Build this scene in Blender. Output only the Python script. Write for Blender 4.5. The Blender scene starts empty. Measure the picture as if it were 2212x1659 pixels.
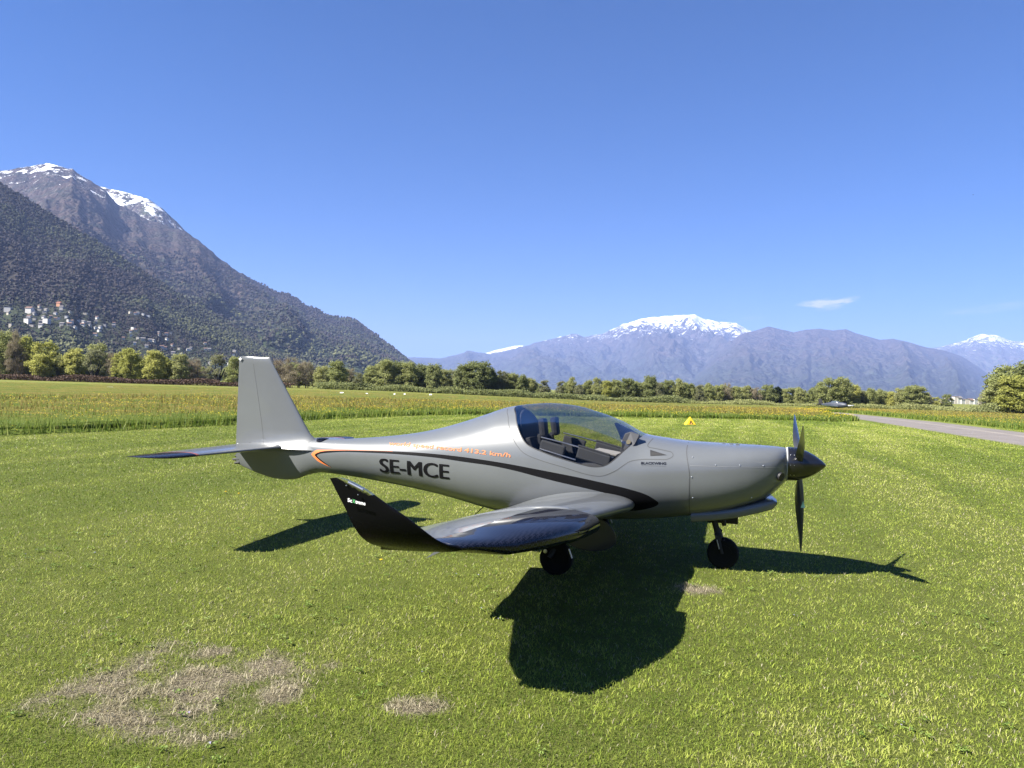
import bpy, bmesh, math, random
import numpy as np
from math import radians, sin, cos, pi, atan, sqrt
from mathutils import Vector, Matrix
from mathutils.bvhtree import BVHTree

S = bpy.context.scene
COL = S.collection
random.seed(7)
RNG = np.random.default_rng(11)

# ------------------------------------------------------------------ camera
F_PX, CX, CY, EYE = 1661.0, 1106.0, 829.5, 1.7     # photograph measured on a 2212 px wide copy
ROLL, PITCH = radians(1.67), atan((838.4 - 829.5) / 1661.0)
CAM = np.array([0.0, 0.0, EYE])
FW = np.array([0, cos(PITCH), sin(PITCH)])
R0 = np.array([1.0, 0, 0]); U0 = np.cross(R0, FW)
RT = cos(ROLL) * R0 + sin(ROLL) * U0
UP = np.cross(RT, FW)
cam_d = bpy.data.cameras.new('camera')
cam_d.sensor_width = 36.0
cam_d.lens = 36.0 * F_PX / 2212.0
cam_d.clip_start, cam_d.clip_end = 0.1, 60000.0
cam = bpy.data.objects.new('camera', cam_d)
COL.objects.link(cam)
cam.matrix_world = Matrix(((RT[0], UP[0], -FW[0], 0), (RT[1], UP[1], -FW[1], 0), (RT[2], UP[2], -FW[2], EYE), (0, 0, 0, 1)))
S.camera = cam

# ------------------------------------------------------------------ light, sky, exposure
SUN = Vector((-0.98, -0.36, 1.0)).normalized()
SUN_EL = math.asin(SUN.z)
SUN_ROT = math.atan2(SUN.x, SUN.y)
SKY_STRENGTH, SUN_STRENGTH, EXPOSURE = 0.050, 5.0, 1.80
sun_d = bpy.data.lights.new('sun', 'SUN')
sun_d.energy = SUN_STRENGTH; sun_d.angle = radians(0.5); sun_d.color = (1.0, 0.95, 0.86)
sun = bpy.data.objects.new('sun', sun_d); COL.objects.link(sun)
sun.rotation_mode = 'QUATERNION'; sun.rotation_quaternion = SUN.to_track_quat('Z', 'Y')
W = bpy.data.worlds.new('World'); S.world = W; W.use_nodes = True
wn = W.node_tree.nodes; wl = W.node_tree.links; wn.clear()
w_out = wn.new('ShaderNodeOutputWorld'); w_bg = wn.new('ShaderNodeBackground')
w_sky = wn.new('ShaderNodeTexSky'); w_sky.sky_type = 'NISHITA'; w_sky.sun_disc = False
w_sky.sun_elevation = SUN_EL; w_sky.sun_rotation = SUN_ROT
w_sky.altitude = 200; w_sky.air_density = 0.7; w_sky.dust_density = 0.0; w_sky.ozone_density = 10.0
w_bg.inputs['Strength'].default_value = SKY_STRENGTH

def wnode(t, **k):
    n = wn.new(t)
    for a, v in k.items(): setattr(n, a, v)
    return n
def pix_dir(px, py):
    d = FW + (px - CX) / F_PX * RT - (py - CY) / F_PX * UP
    return d / np.linalg.norm(d)
# wispy cirrus: a stretched noise kept to two streaks of the sky
w_tc = wnode('ShaderNodeTexCoord')
def wdot(vec):
    n = wnode('ShaderNodeVectorMath', operation='DOT_PRODUCT'); wl.new(w_tc.outputs['Generated'], n.inputs[0])
    n.inputs[1].default_value = tuple(vec); return n.outputs['Value']
def wmath(op, a, b=None, clamp=False):
    n = wnode('ShaderNodeMath', operation=op, use_clamp=clamp)
    for i, v in enumerate((a, b)):
        if v is None: continue
        if isinstance(v, (int, float)): n.inputs[i].default_value = v
        else: wl.new(v, n.inputs[i])
    return n.outputs[0]
def streak(px, py, half_long, half_wide, tilt):
    c = pix_dir(px, py); a = cos(tilt) * RT + sin(tilt) * UP; b = np.cross(c, a)
    p = wmath('DIVIDE', wdot(a - c * (a @ c)), half_long); q = wmath('DIVIDE', wdot(b), half_wide)
    # centre offset is zero because both axes are perpendicular to the centre direction
    r2 = wmath('ADD', wmath('POWER', wmath('ABSOLUTE', p), 2.0), wmath('POWER', wmath('ABSOLUTE', q), 2.0))
    m = wmath('SUBTRACT', 1.0, r2, True)
    return wmath('MULTIPLY', m, wmath('GREATER_THAN', wdot(c), 0.5))
w_map = wnode('ShaderNodeMapping'); wl.new(w_tc.outputs['Generated'], w_map.inputs[0])
w_map.inputs['Rotation'].default_value = (0, radians(-14), 0); w_map.inputs['Scale'].default_value = (26, 20, 110)
w_noise = wnode('ShaderNodeTexNoise'); wl.new(w_map.outputs[0], w_noise.inputs['Vector'])
w_noise.inputs['Scale'].default_value = 1.0; w_noise.inputs['Detail'].default_value = 5; w_noise.inputs['Roughness'].default_value = 0.6
w_rng = wnode('ShaderNodeMapRange'); wl.new(w_noise.outputs[0], w_rng.inputs[0])
w_rng.inputs[1].default_value = 0.40; w_rng.inputs[2].default_value = 0.72
cl = wmath('MULTIPLY', streak(1775, 658, 0.030, 0.0080, radians(4)), 2.1)
cl = wmath('ADD', cl, wmath('MULTIPLY', streak(1825, 650, 0.017, 0.0045, radians(16)), 2.3))
cl = wmath('ADD', cl, wmath('MULTIPLY', streak(1600, 690, 0.030, 0.0035, radians(6)), 0.5))
cl = wmath('ADD', cl, wmath('MULTIPLY', streak(2150, 665, 0.075, 0.0050, radians(7)), 0.42))
cl = wmath('MULTIPLY', cl, w_rng.outputs[0], True)
cl = wmath('MULTIPLY', cl, 0.95)
w_mix = wnode('ShaderNodeMix', data_type='RGBA')
w_hs = wnode('ShaderNodeHueSaturation'); w_hs.inputs['Saturation'].default_value = 1.18; w_hs.inputs['Value'].default_value = 0.95; w_hs.inputs['Hue'].default_value = 0.5035
wl.new(w_sky.outputs[0], w_hs.inputs['Color'])
wl.new(cl, w_mix.inputs['Factor']); wl.new(w_hs.outputs[0], w_mix.inputs[6])
w_mix.inputs[7].default_value = (5.4, 5.6, 5.8, 1)
wl.new(w_mix.outputs[2], w_bg.inputs['Color']); wl.new(w_bg.outputs[0], w_out.inputs[0])
S.view_settings.view_transform = 'Standard'; S.view_settings.look = 'None'
S.view_settings.exposure = EXPOSURE; S.view_settings.gamma = 1.0; S.view_settings.use_curve_mapping = False
S.render.engine = 'CYCLES'
S.cycles.use_denoising = True
S.cycles.max_bounces = 8; S.cycles.transparent_max_bounces = 24; S.cycles.volume_bounces = 0
S.cycles.diffuse_bounces = 3; S.cycles.glossy_bounces = 3; S.cycles.transmission_bounces = 4
S.cycles.sample_clamp_indirect = 6.0

# ------------------------------------------------------------------ helpers
def tag(o, label=None, cat=None, group=None, kind=None):
    if label: o['label'] = label
    if cat: o['category'] = cat
    if group: o['group'] = group
    if kind: o['kind'] = kind
    return o
def mesh_np(name, verts, faces, smooth=True, mats=(), mat_idx=None, colors=None):
    """faces: (n,3) or (n,4) int array, or list of such arrays"""
    me = bpy.data.meshes.new(name)
    verts = np.asarray(verts, np.float32)
    fl = faces if isinstance(faces, list) else [faces]
    fl = [np.asarray(f, np.int32) for f in fl if len(f)]
    loops = np.concatenate([f.ravel() for f in fl]) if fl else np.zeros(0, np.int32)
    tot = np.concatenate([np.full(len(f), f.shape[1], np.int32) for f in fl]) if fl else np.zeros(0, np.int32)
    start = np.concatenate([[0], np.cumsum(tot)[:-1]]).astype(np.int32) if len(tot) else tot
    me.vertices.add(len(verts)); me.vertices.foreach_set('co', verts.ravel())
    me.loops.add(len(loops)); me.loops.foreach_set('vertex_index', loops)
    me.polygons.add(len(tot)); me.polygons.foreach_set('loop_start', start); me.polygons.foreach_set('loop_total', tot)
    if mat_idx is not None: me.polygons.foreach_set('material_index', np.asarray(mat_idx, np.int32))
    me.polygons.foreach_set('use_smooth', np.full(len(tot), bool(smooth)))
    me.update(calc_edges=True)
    for m in mats: me.materials.append(m)
    if colors is not None:
        for an, arr in colors.items():
            arr = np.asarray(arr, np.float32)
            if arr.ndim == 1:
                a = me.attributes.new(an, 'FLOAT', 'POINT'); a.data.foreach_set('value', arr)
            else:
                a = me.attributes.new(an, 'FLOAT_COLOR', 'POINT')
                a.data.foreach_set('color', np.concatenate([arr, np.ones((len(arr), 1), np.float32)], 1).ravel())
    return me
def obj(name, me, parent=None, loc=None):
    o = bpy.data.objects.new(name, me); COL.objects.link(o)
    if parent: o.parent = parent
    if loc is not None: o.location = loc
    return o
def empty(name, loc, rz=0.0):
    o = bpy.data.objects.new(name, None); COL.objects.link(o)
    o.location = loc; o.rotation_euler = (0, 0, rz); o.empty_display_size = 0.3
    return o

class MB:
    """collects small solids into one mesh"""
    def __init__(self): self.v = []; self.f = []; self.n = 0
    def add(self, v, f):
        self.v += [tuple(map(float, p)) for p in v]; self.f += [tuple(int(i) + self.n for i in q) for q in f]; self.n += len(v)
    def box(self, c, s, rot=None):
        v = [Vector((x * s[0] / 2, y * s[1] / 2, z * s[2] / 2)) for x in (-1, 1) for y in (-1, 1) for z in (-1, 1)]
        if rot is not None: v = [rot @ p for p in v]
        v = [p + Vector(c) for p in v]
        self.add(v, [(0, 1, 3, 2), (4, 6, 7, 5), (0, 4, 5, 1), (2, 3, 7, 6), (0, 2, 6, 4), (1, 5, 7, 3)]); return self
    def tube(self, pts, rad, n=10, cap=True):
        pts = [Vector(p) for p in pts]; rad = rad if hasattr(rad, '__len__') else [rad] * len(pts)
        v = []; f = []
        for i, p in enumerate(pts):
            t = (pts[min(i + 1, len(pts) - 1)] - pts[max(i - 1, 0)]).normalized()
            a = t.cross(Vector((0, 0, 1)) if abs(t.z) < 0.9 else Vector((1, 0, 0))).normalized(); b = t.cross(a)
            for k in range(n):
                v.append(p + rad[i] * (cos(2 * pi * k / n) * a + sin(2 * pi * k / n) * b))
        for i in range(len(pts) - 1):
            for k in range(n):
                f.append((i * n + k, i * n + (k + 1) % n, (i + 1) * n + (k + 1) % n, (i + 1) * n + k))
        if cap: f.append(tuple(range(n))[::-1]); f.append(tuple((len(pts) - 1) * n + k for k in range(n)))
        self.add(v, f); return self
    def lathe(self, c, axis, prof, n=32):
        """prof: list of (distance along axis, radius)"""
        ax = Vector(axis).normalized(); a = ax.cross(Vector((0, 0, 1)) if abs(ax.z) < 0.9 else Vector((1, 0, 0))).normalized(); b = ax.cross(a)
        v = []; f = []
        for (h, r) in prof:
            for k in range(n):
                v.append(Vector(c) + ax * h + r * (cos(2 * pi * k / n) * a + sin(2 * pi * k / n) * b))
        for i in range(len(prof) - 1):
            for k in range(n):
                f.append((i * n + k, i * n + (k + 1) % n, (i + 1) * n + (k + 1) % n, (i + 1) * n + k))
        if prof[0][1] > 1e-4: f.append(tuple(range(n))[::-1])
        if prof[-1][1] > 1e-4: f.append(tuple((len(prof) - 1) * n + k for k in range(n)))
        self.add(v, f); return self
    def prism(self, poly, ext):
        """poly: 3d points in a plane, ext: extrusion vector"""
        n = len(poly); v = [Vector(p) for p in poly] + [Vector(p) + Vector(ext) for p in poly]
        f = [tuple(range(n))[::-1], tuple(range(n, 2 * n))] + [(k, (k + 1) % n, n + (k + 1) % n, n + k) for k in range(n)]
        self.add(v, f); return self
    def build(self, name, mat, parent=None, smooth=False, bevel=0.0, angle=40):
        me = bpy.data.meshes.new(name); me.from_pydata(self.v, [], self.f)
        bm = bmesh.new(); bm.from_mesh(me)
        bmesh.ops.recalc_face_normals(bm, faces=bm.faces)
        if bevel:
            bmesh.ops.bevel(bm, geom=[e for e in bm.edges if e.is_manifold and e.calc_face_angle(0) > radians(30)], offset=bevel, segments=2, affect='EDGES', profile=0.6)
        if smooth:
            for fc in bm.faces: fc.smooth = True
            for e in bm.edges:
                if e.is_manifold and e.calc_face_angle(0) > radians(angle): e.smooth = False
        bm.to_mesh(me); bm.free()
        me.materials.append(mat)
        return obj(name, me, parent)

# ---- numpy noise
def _hash(ix, iy, seed):
    h = (ix.astype(np.int64) * 374761393 + iy.astype(np.int64) * 668265263 + seed * 974711) & 0x7fffffff
    h = ((h ^ (h >> 13)) * 1274126177) & 0x7fffffff
    return ((h ^ (h >> 16)) & 0xffff) / 65535.0
def vnoise(x, y, seed=0):
    x = np.asarray(x, float); y = np.asarray(y, float)
    ix = np.floor(x); iy = np.floor(y); fx = x - ix; fy = y - iy
    fx = fx * fx * fx * (fx * (fx * 6 - 15) + 10); fy = fy * fy * fy * (fy * (fy * 6 - 15) + 10)
    a = _hash(ix, iy, seed); b = _hash(ix + 1, iy, seed); c = _hash(ix, iy + 1, seed); d = _hash(ix + 1, iy + 1, seed)
    return (a + (b - a) * fx) * (1 - fy) + (c + (d - c) * fx) * fy
def fbm(x, y, octv=5, seed=0, gain=0.5):
    s = 0; a = 1; t = 0
    for k in range(octv):
        s = s + a * vnoise(x * 2 ** k + 17.3 * k, y * 2 ** k - 9.1 * k, seed + k); t += a; a *= gain
    return s / t
def ridged(x, y, octv=5, seed=0, gain=0.5):
    s = 0; a = 1; t = 0
    for k in range(octv):
        n = 1 - np.abs(2 * vnoise(x * 2 ** k + 7.7 * k, y * 2 ** k + 3.1 * k, seed + k) - 1)
        s = s + a * n * n; t += a; a *= gain
    return s / t
def sstep(a, b, x):
    t = np.clip((np.asarray(x, float) - a) / (b - a), 0, 1); return t * t * (3 - 2 * t)

# ---- materials
def new_mat(name):
    m = bpy.data.materials.new(name); m.use_nodes = True
    nt = m.node_tree; nt.nodes.clear()
    out = nt.nodes.new('ShaderNodeOutputMaterial')
    return m, nt, out
class NT:
    def __init__(self, nt): self.nt = nt
    def n(self, t, ins=None, **k):
        nd = self.nt.nodes.new(t)
        for a, v in k.items(): setattr(nd, a, v)
        for i, v in (ins or {}).items():
            if hasattr(v, 'is_linked') or hasattr(v, 'links'): self.nt.links.new(v, nd.inputs[i])
            else: nd.inputs[i].default_value = v
        return nd
    def math(self, op, a, b=0.0, clamp=False): return self.n('ShaderNodeMath', {0: a, 1: b}, operation=op, use_clamp=clamp).outputs[0]
    def mix(self, f, a, b): return self.n('ShaderNodeMix', {0: f, 6: a, 7: b}, data_type='RGBA').outputs[2]
    def noise(self, vec, scale, detail=4, rough=0.55, dist=0.0): return self.n('ShaderNodeTexNoise', {'Vector': vec, 'Scale': scale, 'Detail': detail, 'Roughness': rough, 'Distortion': dist}).outputs[0]
    def rng(self, v, a, b, c=0.0, d=1.0): return self.n('ShaderNodeMapRange', {0: v, 1: a, 2: b, 3: c, 4: d}).outputs[0]
    def link(self, a, b): self.nt.links.new(a, b)
def c4(c): return (c[0], c[1], c[2], 1.0)
def pbr(name, color, rough=0.5, metal=0.0, coat=0.0, var=0.0, var_scale=8.0, bump=0.0, bump_scale=60.0, spec=0.5, rough_var=0.0):
    m, nt, out = new_mat(name); T = NT(nt)
    p = T.n('ShaderNodeBsdfPrincipled', {'Base Color': c4(color), 'Roughness': rough, 'Metallic': metal, 'Coat Weight': coat, 'Coat Roughness': 0.04, 'Specular IOR Level': spec})
    tc = T.n('ShaderNodeTexCoord').outputs['Object']
    if var:
        f = T.noise(tc, var_scale, 5)
        T.link(T.mix(T.rng(f, 0.3, 0.7), c4([c * (1 - var) for c in color]), c4([min(1, c * (1 + var)) for c in color])), p.inputs['Base Color'])
    if rough_var:
        T.link(T.rng(T.noise(tc, 5.0, 5), 0.3, 0.7, max(0.02, rough - rough_var), rough + rough_var), p.inputs['Roughness'])
    if bump:
        b = T.n('ShaderNodeBump', {'Height': T.noise(tc, bump_scale, 3), 'Strength': bump, 'Distance': 0.01})
        T.link(b.outputs[0], p.inputs['Normal'])
    T.link(p.outputs[0], out.inputs[0])
    return m

def pt_ray(px, py, depth):
    """point at a depth (metres in front of the camera) seen at a place of the photograph"""
    return CAM + depth * (FW + (px - CX) / F_PX * RT - (py - CY) / F_PX * UP)
def gz(x, y):
    """height of the land: level round the camera, falling very gently to the lake on the right"""
    return -np.minimum(0.007 * np.maximum(0, np.asarray(y, float) - 60.0), 1.6) * sstep(-40, 35, x)

# ------------------------------------------------------------------ ground
DRY = [((-2.42, 4.0), (-2.12, 4.93), (-1.50, 4.80), (-0.98, 4.63), (-1.12, 4.2), (-1.22, 3.73), (-1.55, 3.61), (-2.0, 3.75))]
SPOTS = [(-0.47, 4.10, 0.20, 0.13), (1.66, 6.66, 0.22, 0.16)]
def dry_mask(x, y):
    """1 where the turf has died: one large patch and two small ones"""
    x = np.asarray(x, float); y = np.asarray(y, float)
    wx = x + 0.16 * (fbm(x * 4, y * 4, 3, 5) - 0.5); wy = y + 0.16 * (fbm(x * 4, y * 4, 3, 8) - 0.5)
    out = np.zeros_like(x)
    for P in DRY:
        d = np.full_like(x, 1e9)
        n = len(P); area = sum(P[i][0] * P[(i + 1) % n][1] - P[(i + 1) % n][0] * P[i][1] for i in range(n))
        sgn = 1 if area > 0 else -1
        for i in range(n):
            a = P[i]; b = P[(i + 1) % n]; ex, ey = b[0] - a[0], b[1] - a[1]; L = sqrt(ex * ex + ey * ey)
            d = np.minimum(d, sgn * (ex * (wy - a[1]) - ey * (wx - a[0])) / L)
        out = np.maximum(out, sstep(-0.13, 0.06, d) * (0.16 + 0.84 * sstep(0.40, 0.60, fbm(x * 5, y * 5, 4, 21))))
    for cx_, cy_, ra, rb in SPOTS:
        q = np.sqrt(((wx - cx_) / ra) ** 2 + ((wy - cy_) / rb) ** 2)
        out = np.maximum(out, 1 - sstep(0.55, 1.15, q))
    return out
def patch_tone(x, y):
    """0 lush .. 1 yellowish: uneven growth and mowing swaths"""
    a = fbm(x * 0.55, y * 0.55, 4, 31); b = fbm(x * 2.1, y * 2.1, 3, 33)
    d = np.sqrt(x * x + y * y)
    # swaths left by the mower run along the meadow's edge
    u = x * 0.96 - y * 0.28 + 1.2 * fbm(x * 0.12, y * 0.12, 2, 41)
    v = x * 0.28 + y * 0.96
    s = fbm(u * 1.1, v * 0.05, 3, 35)
    return np.clip(0.55 + 1.0 * (a - 0.5) + 0.7 * (b - 0.5) + sstep(3, 9, d) * 1.9 * (s - 0.5), 0, 1)

rad = np.concatenate([np.arange(0.4, 3.0, 0.25), np.arange(3.0, 9.0, 0.07), np.geomspace(9.0, 60, 70), np.geomspace(62, 330, 40)[0:], np.geomspace(350, 26000, 26)])
ang = np.linspace(-pi, pi, 261)[:-1]
ang = np.sign(ang) * np.abs(ang / pi) ** 1.5 * pi       # finer where the camera looks
RR, AA = np.meshgrid(rad, ang, indexing='ij')
gx = (RR * np.sin(AA)).ravel(); gy = (RR * np.cos(AA)).ravel()
gh = gz(gx, gy)
n_r, n_a = len(rad), len(ang)
ii, jj = np.meshgrid(np.arange(n_r - 1), np.arange(n_a), indexing='ij')
q = np.stack([ii * n_a + jj, ii * n_a + (jj + 1) % n_a, (ii + 1) * n_a + (jj + 1) % n_a, (ii + 1) * n_a + jj], -1).reshape(-1, 4)[:, ::-1]
fan = np.stack([np.full(n_a, len(gx)), (np.arange(n_a) + 1) % n_a, np.arange(n_a)], -1)[:, ::-1]
gv = np.concatenate([np.stack([gx, gy, gh], -1), [[0, 0, 0]]])
m_ground, nt, out = new_mat('turf'); T = NT(nt)
tc = T.n('ShaderNodeTexCoord').outputs['Object']
tone = T.n('ShaderNodeAttribute', attribute_name='tone').outputs['Fac']
dry = T.n('ShaderNodeAttribute', attribute_name='dry').outputs['Fac']
far = T.n('ShaderNodeAttribute', attribute_name='far').outputs['Fac']
n1 = T.noise(tc, 9.0, 6, 0.7); n2 = T.noise(tc, 60.0, 4, 0.7); n3 = T.noise(tc, 1.4, 5, 0.6)
near_c = T.mix(T.rng(n2, 0.3, 0.7), c4((0.055, 0.068, 0.014)), c4((0.130, 0.150, 0.032)))
far_c = T.mix(tone, c4((0.105, 0.142, 0.022)), c4((0.200, 0.220, 0.046)))
far_c = T.mix(T.math('MULTIPLY', T.rng(n1, 0.35, 0.75), 0.45), far_c, c4((0.060, 0.100, 0.014)))
far_c = T.mix(T.n('ShaderNodeAttribute', attribute_name='strip').outputs['Fac'], far_c, c4((0.150, 0.155, 0.036)))
base = T.mix(far, near_c, far_c)
soil = T.mix(T.rng(n2, 0.35, 0.68), c4((0.040, 0.030, 0.020)), c4((0.32, 0.28, 0.19)))
base = T.mix(dry, base, soil)
p = T.n('ShaderNodeBsdfPrincipled', {'Base Color': base, 'Roughness': 0.9, 'Specular IOR Level': 0.1})
bmp = T.n('ShaderNodeBump', {'Height': T.math('ADD', n1, n2), 'Strength': 0.9, 'Distance': 0.03})
T.link(bmp.outputs[0], p.inputs['Normal']); T.link(p.outputs[0], out.inputs[0])
gd = np.sqrt(gx ** 2 + gy ** 2)
g_attr = {'strip': np.append(sstep(75, 110, gd) * 0.8, 0), 'tone': np.append(patch_tone(gx, gy), 0.5), 'dry': np.append(dry_mask(gx, gy), 0), 'far': np.append(sstep(16, 52, gd) * 0.85 + sstep(3, 14, gd) * 0.15, 0)}
tag(obj('ground', mesh_np('ground', gv, [q, fan], True, [m_ground], colors=g_attr)), 'mown green airfield turf under the grey aircraft', 'ground', kind='structure')

# ------------------------------------------------------------------ taxiway
m_tar, nt, out = new_mat('asphalt'); T = NT(nt)
tc = T.n('ShaderNodeTexCoord').outputs['Object']
uvx = T.n('ShaderNodeAttribute', attribute_name='across').outputs['Fac']
col = T.mix(T.rng(T.noise(tc, 0.9, 6, 0.6), 0.3, 0.7), c4((0.125, 0.110, 0.102)), c4((0.190, 0.168, 0.152)))
worn = T.math('MULTIPLY', T.math('SUBTRACT', 1.0, T.math('MULTIPLY', T.math('ABSOLUTE', T.math('SUBTRACT', uvx, 0.62)), 14.0), True), T.rng(T.noise(tc, 0.35, 4), 0.3, 0.6))
col = T.mix(T.math('MULTIPLY', worn, 0.7), col, c4((0.28, 0.25, 0.21)))
edge_n = T.noise(tc, 1.3, 5, 0.65)
edge = T.math('SUBTRACT', T.math('MULTIPLY', T.math('ABSOLUTE', T.math('SUBTRACT', uvx, 0.5)), 2.0), T.math('MULTIPLY', T.math('SUBTRACT', edge_n, 0.5), 0.35))
col = T.mix(T.rng(edge, 0.86, 0.95), col, c4((0.12, 0.13, 0.04)))
p = T.n('ShaderNodeBsdfPrincipled', {'Base Color': col, 'Roughness': 0.85})
bmp = T.n('ShaderNodeBump', {'Height': T.noise(tc, 20, 4), 'Strength': 0.4, 'Distance': 0.02}); T.link(bmp.outputs[0], p.inputs['Normal'])
T.link(p.outputs[0], out.inputs[0])
TAX_L = np.array([20.0, 29.95]); TAX_D = np.array([28.678 - 20.0, 65.19 - 29.95]); TAX_D /= np.linalg.norm(TAX_D)
TAX_N = np.array([TAX_D[1], -TAX_D[0]]); TAX_W = 5.9
def taxi(s, a): return TAX_L + TAX_D * s + TAX_N * a * TAX_W
tv = []; ta = []
ss = np.linspace(-60, 76, 80); aa = np.linspace(0, 1, 13)
for s_ in ss:
    for a_ in aa:
        pnt = taxi(s_, a_); tv.append((pnt[0], pnt[1], float(gz(pnt[0], pnt[1])) + 0.012)); ta.append(a_)
ii, jj = np.meshgrid(np.arange(len(ss) - 1), np.arange(12), indexing='ij')
q = np.stack([ii * 13 + jj, ii * 13 + jj + 1, (ii + 1) * 13 + jj + 1, (ii + 1) * 13 + jj], -1).reshape(-1, 4)
tag(obj('taxiway', mesh_np('taxiway', tv, q, True, [m_tar], colors={'across': np.array(ta)})), 'narrow grey asphalt taxiway running past the nose', 'taxiway', kind='structure')

# ------------------------------------------------------------------ mountains and hills
def mountain_mat(name, low, high, snow_z=None, snow_fuzz=150, tree=14.0, mottled=(0.05, 0.07, 0.03), low_z=200.0, rock=None, sscale=1.0):
    m, nt, out = new_mat(name); T = NT(nt)
    geo = T.n('ShaderNodeNewGeometry'); pos = geo.outputs['Position']
    sep = T.n('ShaderNodeSeparateXYZ', {0: pos}); z = sep.outputs[2]
    big = T.noise(pos, 1 / 420.0, 6, 0.6); mid = T.noise(pos, 1 / 90.0, 5, 0.6)
    col = T.mix(T.rng(T.math('ADD', T.math('DIVIDE', z, low_z * 2), T.math('MULTIPLY', T.math('SUBTRACT', big, 0.5), 1.6)), 0.2, 0.8), c4(low), c4(high))
    col = T.mix(T.rng(mid, 0.42, 0.68), col, c4(mottled))
    if rock:
        rk = T.noise(pos, 1 / 55.0, 6, 0.7)
        col = T.mix(T.math('MULTIPLY', T.rng(rk, 0.55, 0.72), T.rng(z, rock[0], rock[1])), col, c4((0.17, 0.145, 0.13)))
    vor = T.n('ShaderNodeTexVoronoi', {'Vector': T.n('ShaderNodeMapping', {0: pos, 'Scale': (1, 1, 0.5)}).outputs[0], 'Scale': 1.0 / tree, 'Randomness': 1.0})
    hs = T.n('ShaderNodeHueSaturation', {'Hue': 0.5, 'Saturation': 1.0, 'Value': T.rng(vor.outputs['Color'], 0, 1, 0.35, 1.45), 'Color': col}).outputs[0]
    hgt = T.math('SUBTRACT', 1.0, vor.outputs['Distance'])
    if snow_z is not None:
        sn = T.math('ADD', T.math('DIVIDE', T.math('SUBTRACT', z, snow_z), snow_fuzz), T.math('MULTIPLY', T.math('SUBTRACT', T.noise(T.n('ShaderNodeMapping', {0: pos, 'Scale': (1, 1, 0.38)}).outputs[0], 1 / (80.0 * sscale), 9, 0.76), 0.5), 17.0))
        sf = T.rng(sn, 0.25, 0.5)
        hs = T.mix(sf, hs, c4((0.82, 0.84, 0.88)))
        hgt = T.math('MULTIPLY', hgt, T.math('SUBTRACT', 1.0, sf))
    p = T.n('ShaderNodeBsdfPrincipled', {'Base Color': hs, 'Roughness': 0.95, 'Specular IOR Level': 0.05})
    bm_ = T.n('ShaderNodeBump', {'Height': hgt, 'Strength': 0.85, 'Distance': tree * 0.7}); T.link(bm_.outputs[0], p.inputs['Normal'])
    T.link(p.outputs[0], out.inputs[0])
    return m
def terrain(name, label, crest, depth, foot, mat, seed, spur=0.25, spur_w=500.0, power=1.15, nt_=260, nr_=90, jag=0.0, lift=None, back=0.35, ridge=None):
    """a range whose skyline is a real ridge at its own distance, with spurs and gullies running down from it"""
    if ridge is None:
        cp = np.array(crest, float)
        px = np.linspace(cp[0, 0], cp[-1, 0], nt_); py = np.interp(px, cp[:, 0], cp[:, 1])
        dirs = FW[None] + ((px - CX) / F_PX)[:, None] * RT[None] - ((py - CY) / F_PX)[:, None] * UP[None]
        ridge = CAM + dirs * depth                               # ridge line in the world
        az = np.arctan2(ridge[:, 0], ridge[:, 1])
    else:
        az = np.arctan2(ridge[:, 0], ridge[:, 1]); az = np.where(az < 0, az + 2 * pi, az)
    RH = np.hypot(ridge[:, 0], ridge[:, 1]); H = np.maximum(ridge[:, 2], -1.0)
    H = H + jag * H.max() * (ridged(az * 60, az * 0 + 3.3, 4, seed + 50) - 0.45)
    ts = np.concatenate([np.linspace(0, 1, nr_), 1 + np.linspace(0.02, 1, 14) * back])
    V = []
    for t in ts:
        r = foot + (RH - foot) * t
        x = r * np.sin(az); y = r * np.cos(az)
        if t <= 1:
            base = H * t ** power
            env = (4 * t * (1 - t)) ** 0.8
            # gullies run down the slope: noise stretched along the fall line
            arc = az * RH
            wob = 0.5 * spur_w * (fbm(x / 900, y / 900, 3, seed + 9) - 0.5)
            g = ridged((arc + wob) / spur_w + 0.25 * t, t * 0.9 + arc / 4000, 4, seed, 0.5)
            n = fbm(x / 260, y / 260, 5, seed + 3)
            g2 = ridged((arc + wob) / (spur_w * 0.28) + 0.6 * t, t * 3.0 + arc / 900, 4, seed + 20, 0.55)
            z = base + env * H * (spur * (g - 0.45) + 0.30 * spur * (g2 - 0.45) + 0.10 * (n - 0.5))
            if lift is not None: z = z + lift(x, y, t, H)
        else:
            z = H * np.clip(1 - (t - 1) / back * 1.1, 0.0, 1) ** 1.3 - 4.0 * (t - 1) / back
        z = np.maximum(z, -3.0) if t > 0 else np.full_like(H, -3.0)
        V.append(np.stack([x, y, z], -1))
    V = np.concatenate(V); n_t = len(ts)
    ii, jj = np.meshgrid(np.arange(n_t - 1), np.arange(nt_ - 1), indexing='ij')
    q = np.stack([ii * nt_ + jj, ii * nt_ + jj + 1, (ii + 1) * nt_ + jj + 1, (ii + 1) * nt_ + jj], -1).reshape(-1, 4)
    me = mesh_np(name, V, q, True, [mat])
    o = obj(name, me); tag(o, label, None, kind='structure')
    return o, V, q
HILL_CREST = [(-500, 250), (-200, 330), (0, 395), (60, 430), (150, 488), (240, 541), (330, 600), (430, 662), (500, 700), (560, 738), (640, 772), (720, 800), (800, 835)]
m_hill = mountain_mat('hill_forest', (0.030, 0.042, 0.018), (0.036, 0.031, 0.027), tree=11.0, mottled=(0.020, 0.022, 0.016), low_z=120)
hill, HV, HQ = terrain('hill', 'dark wooded hill with a village on its lower slope', HILL_CREST, 2000, 900, m_hill, 3, spur=0.11, spur_w=260, power=1.6, nt_=330, nr_=110)
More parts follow.
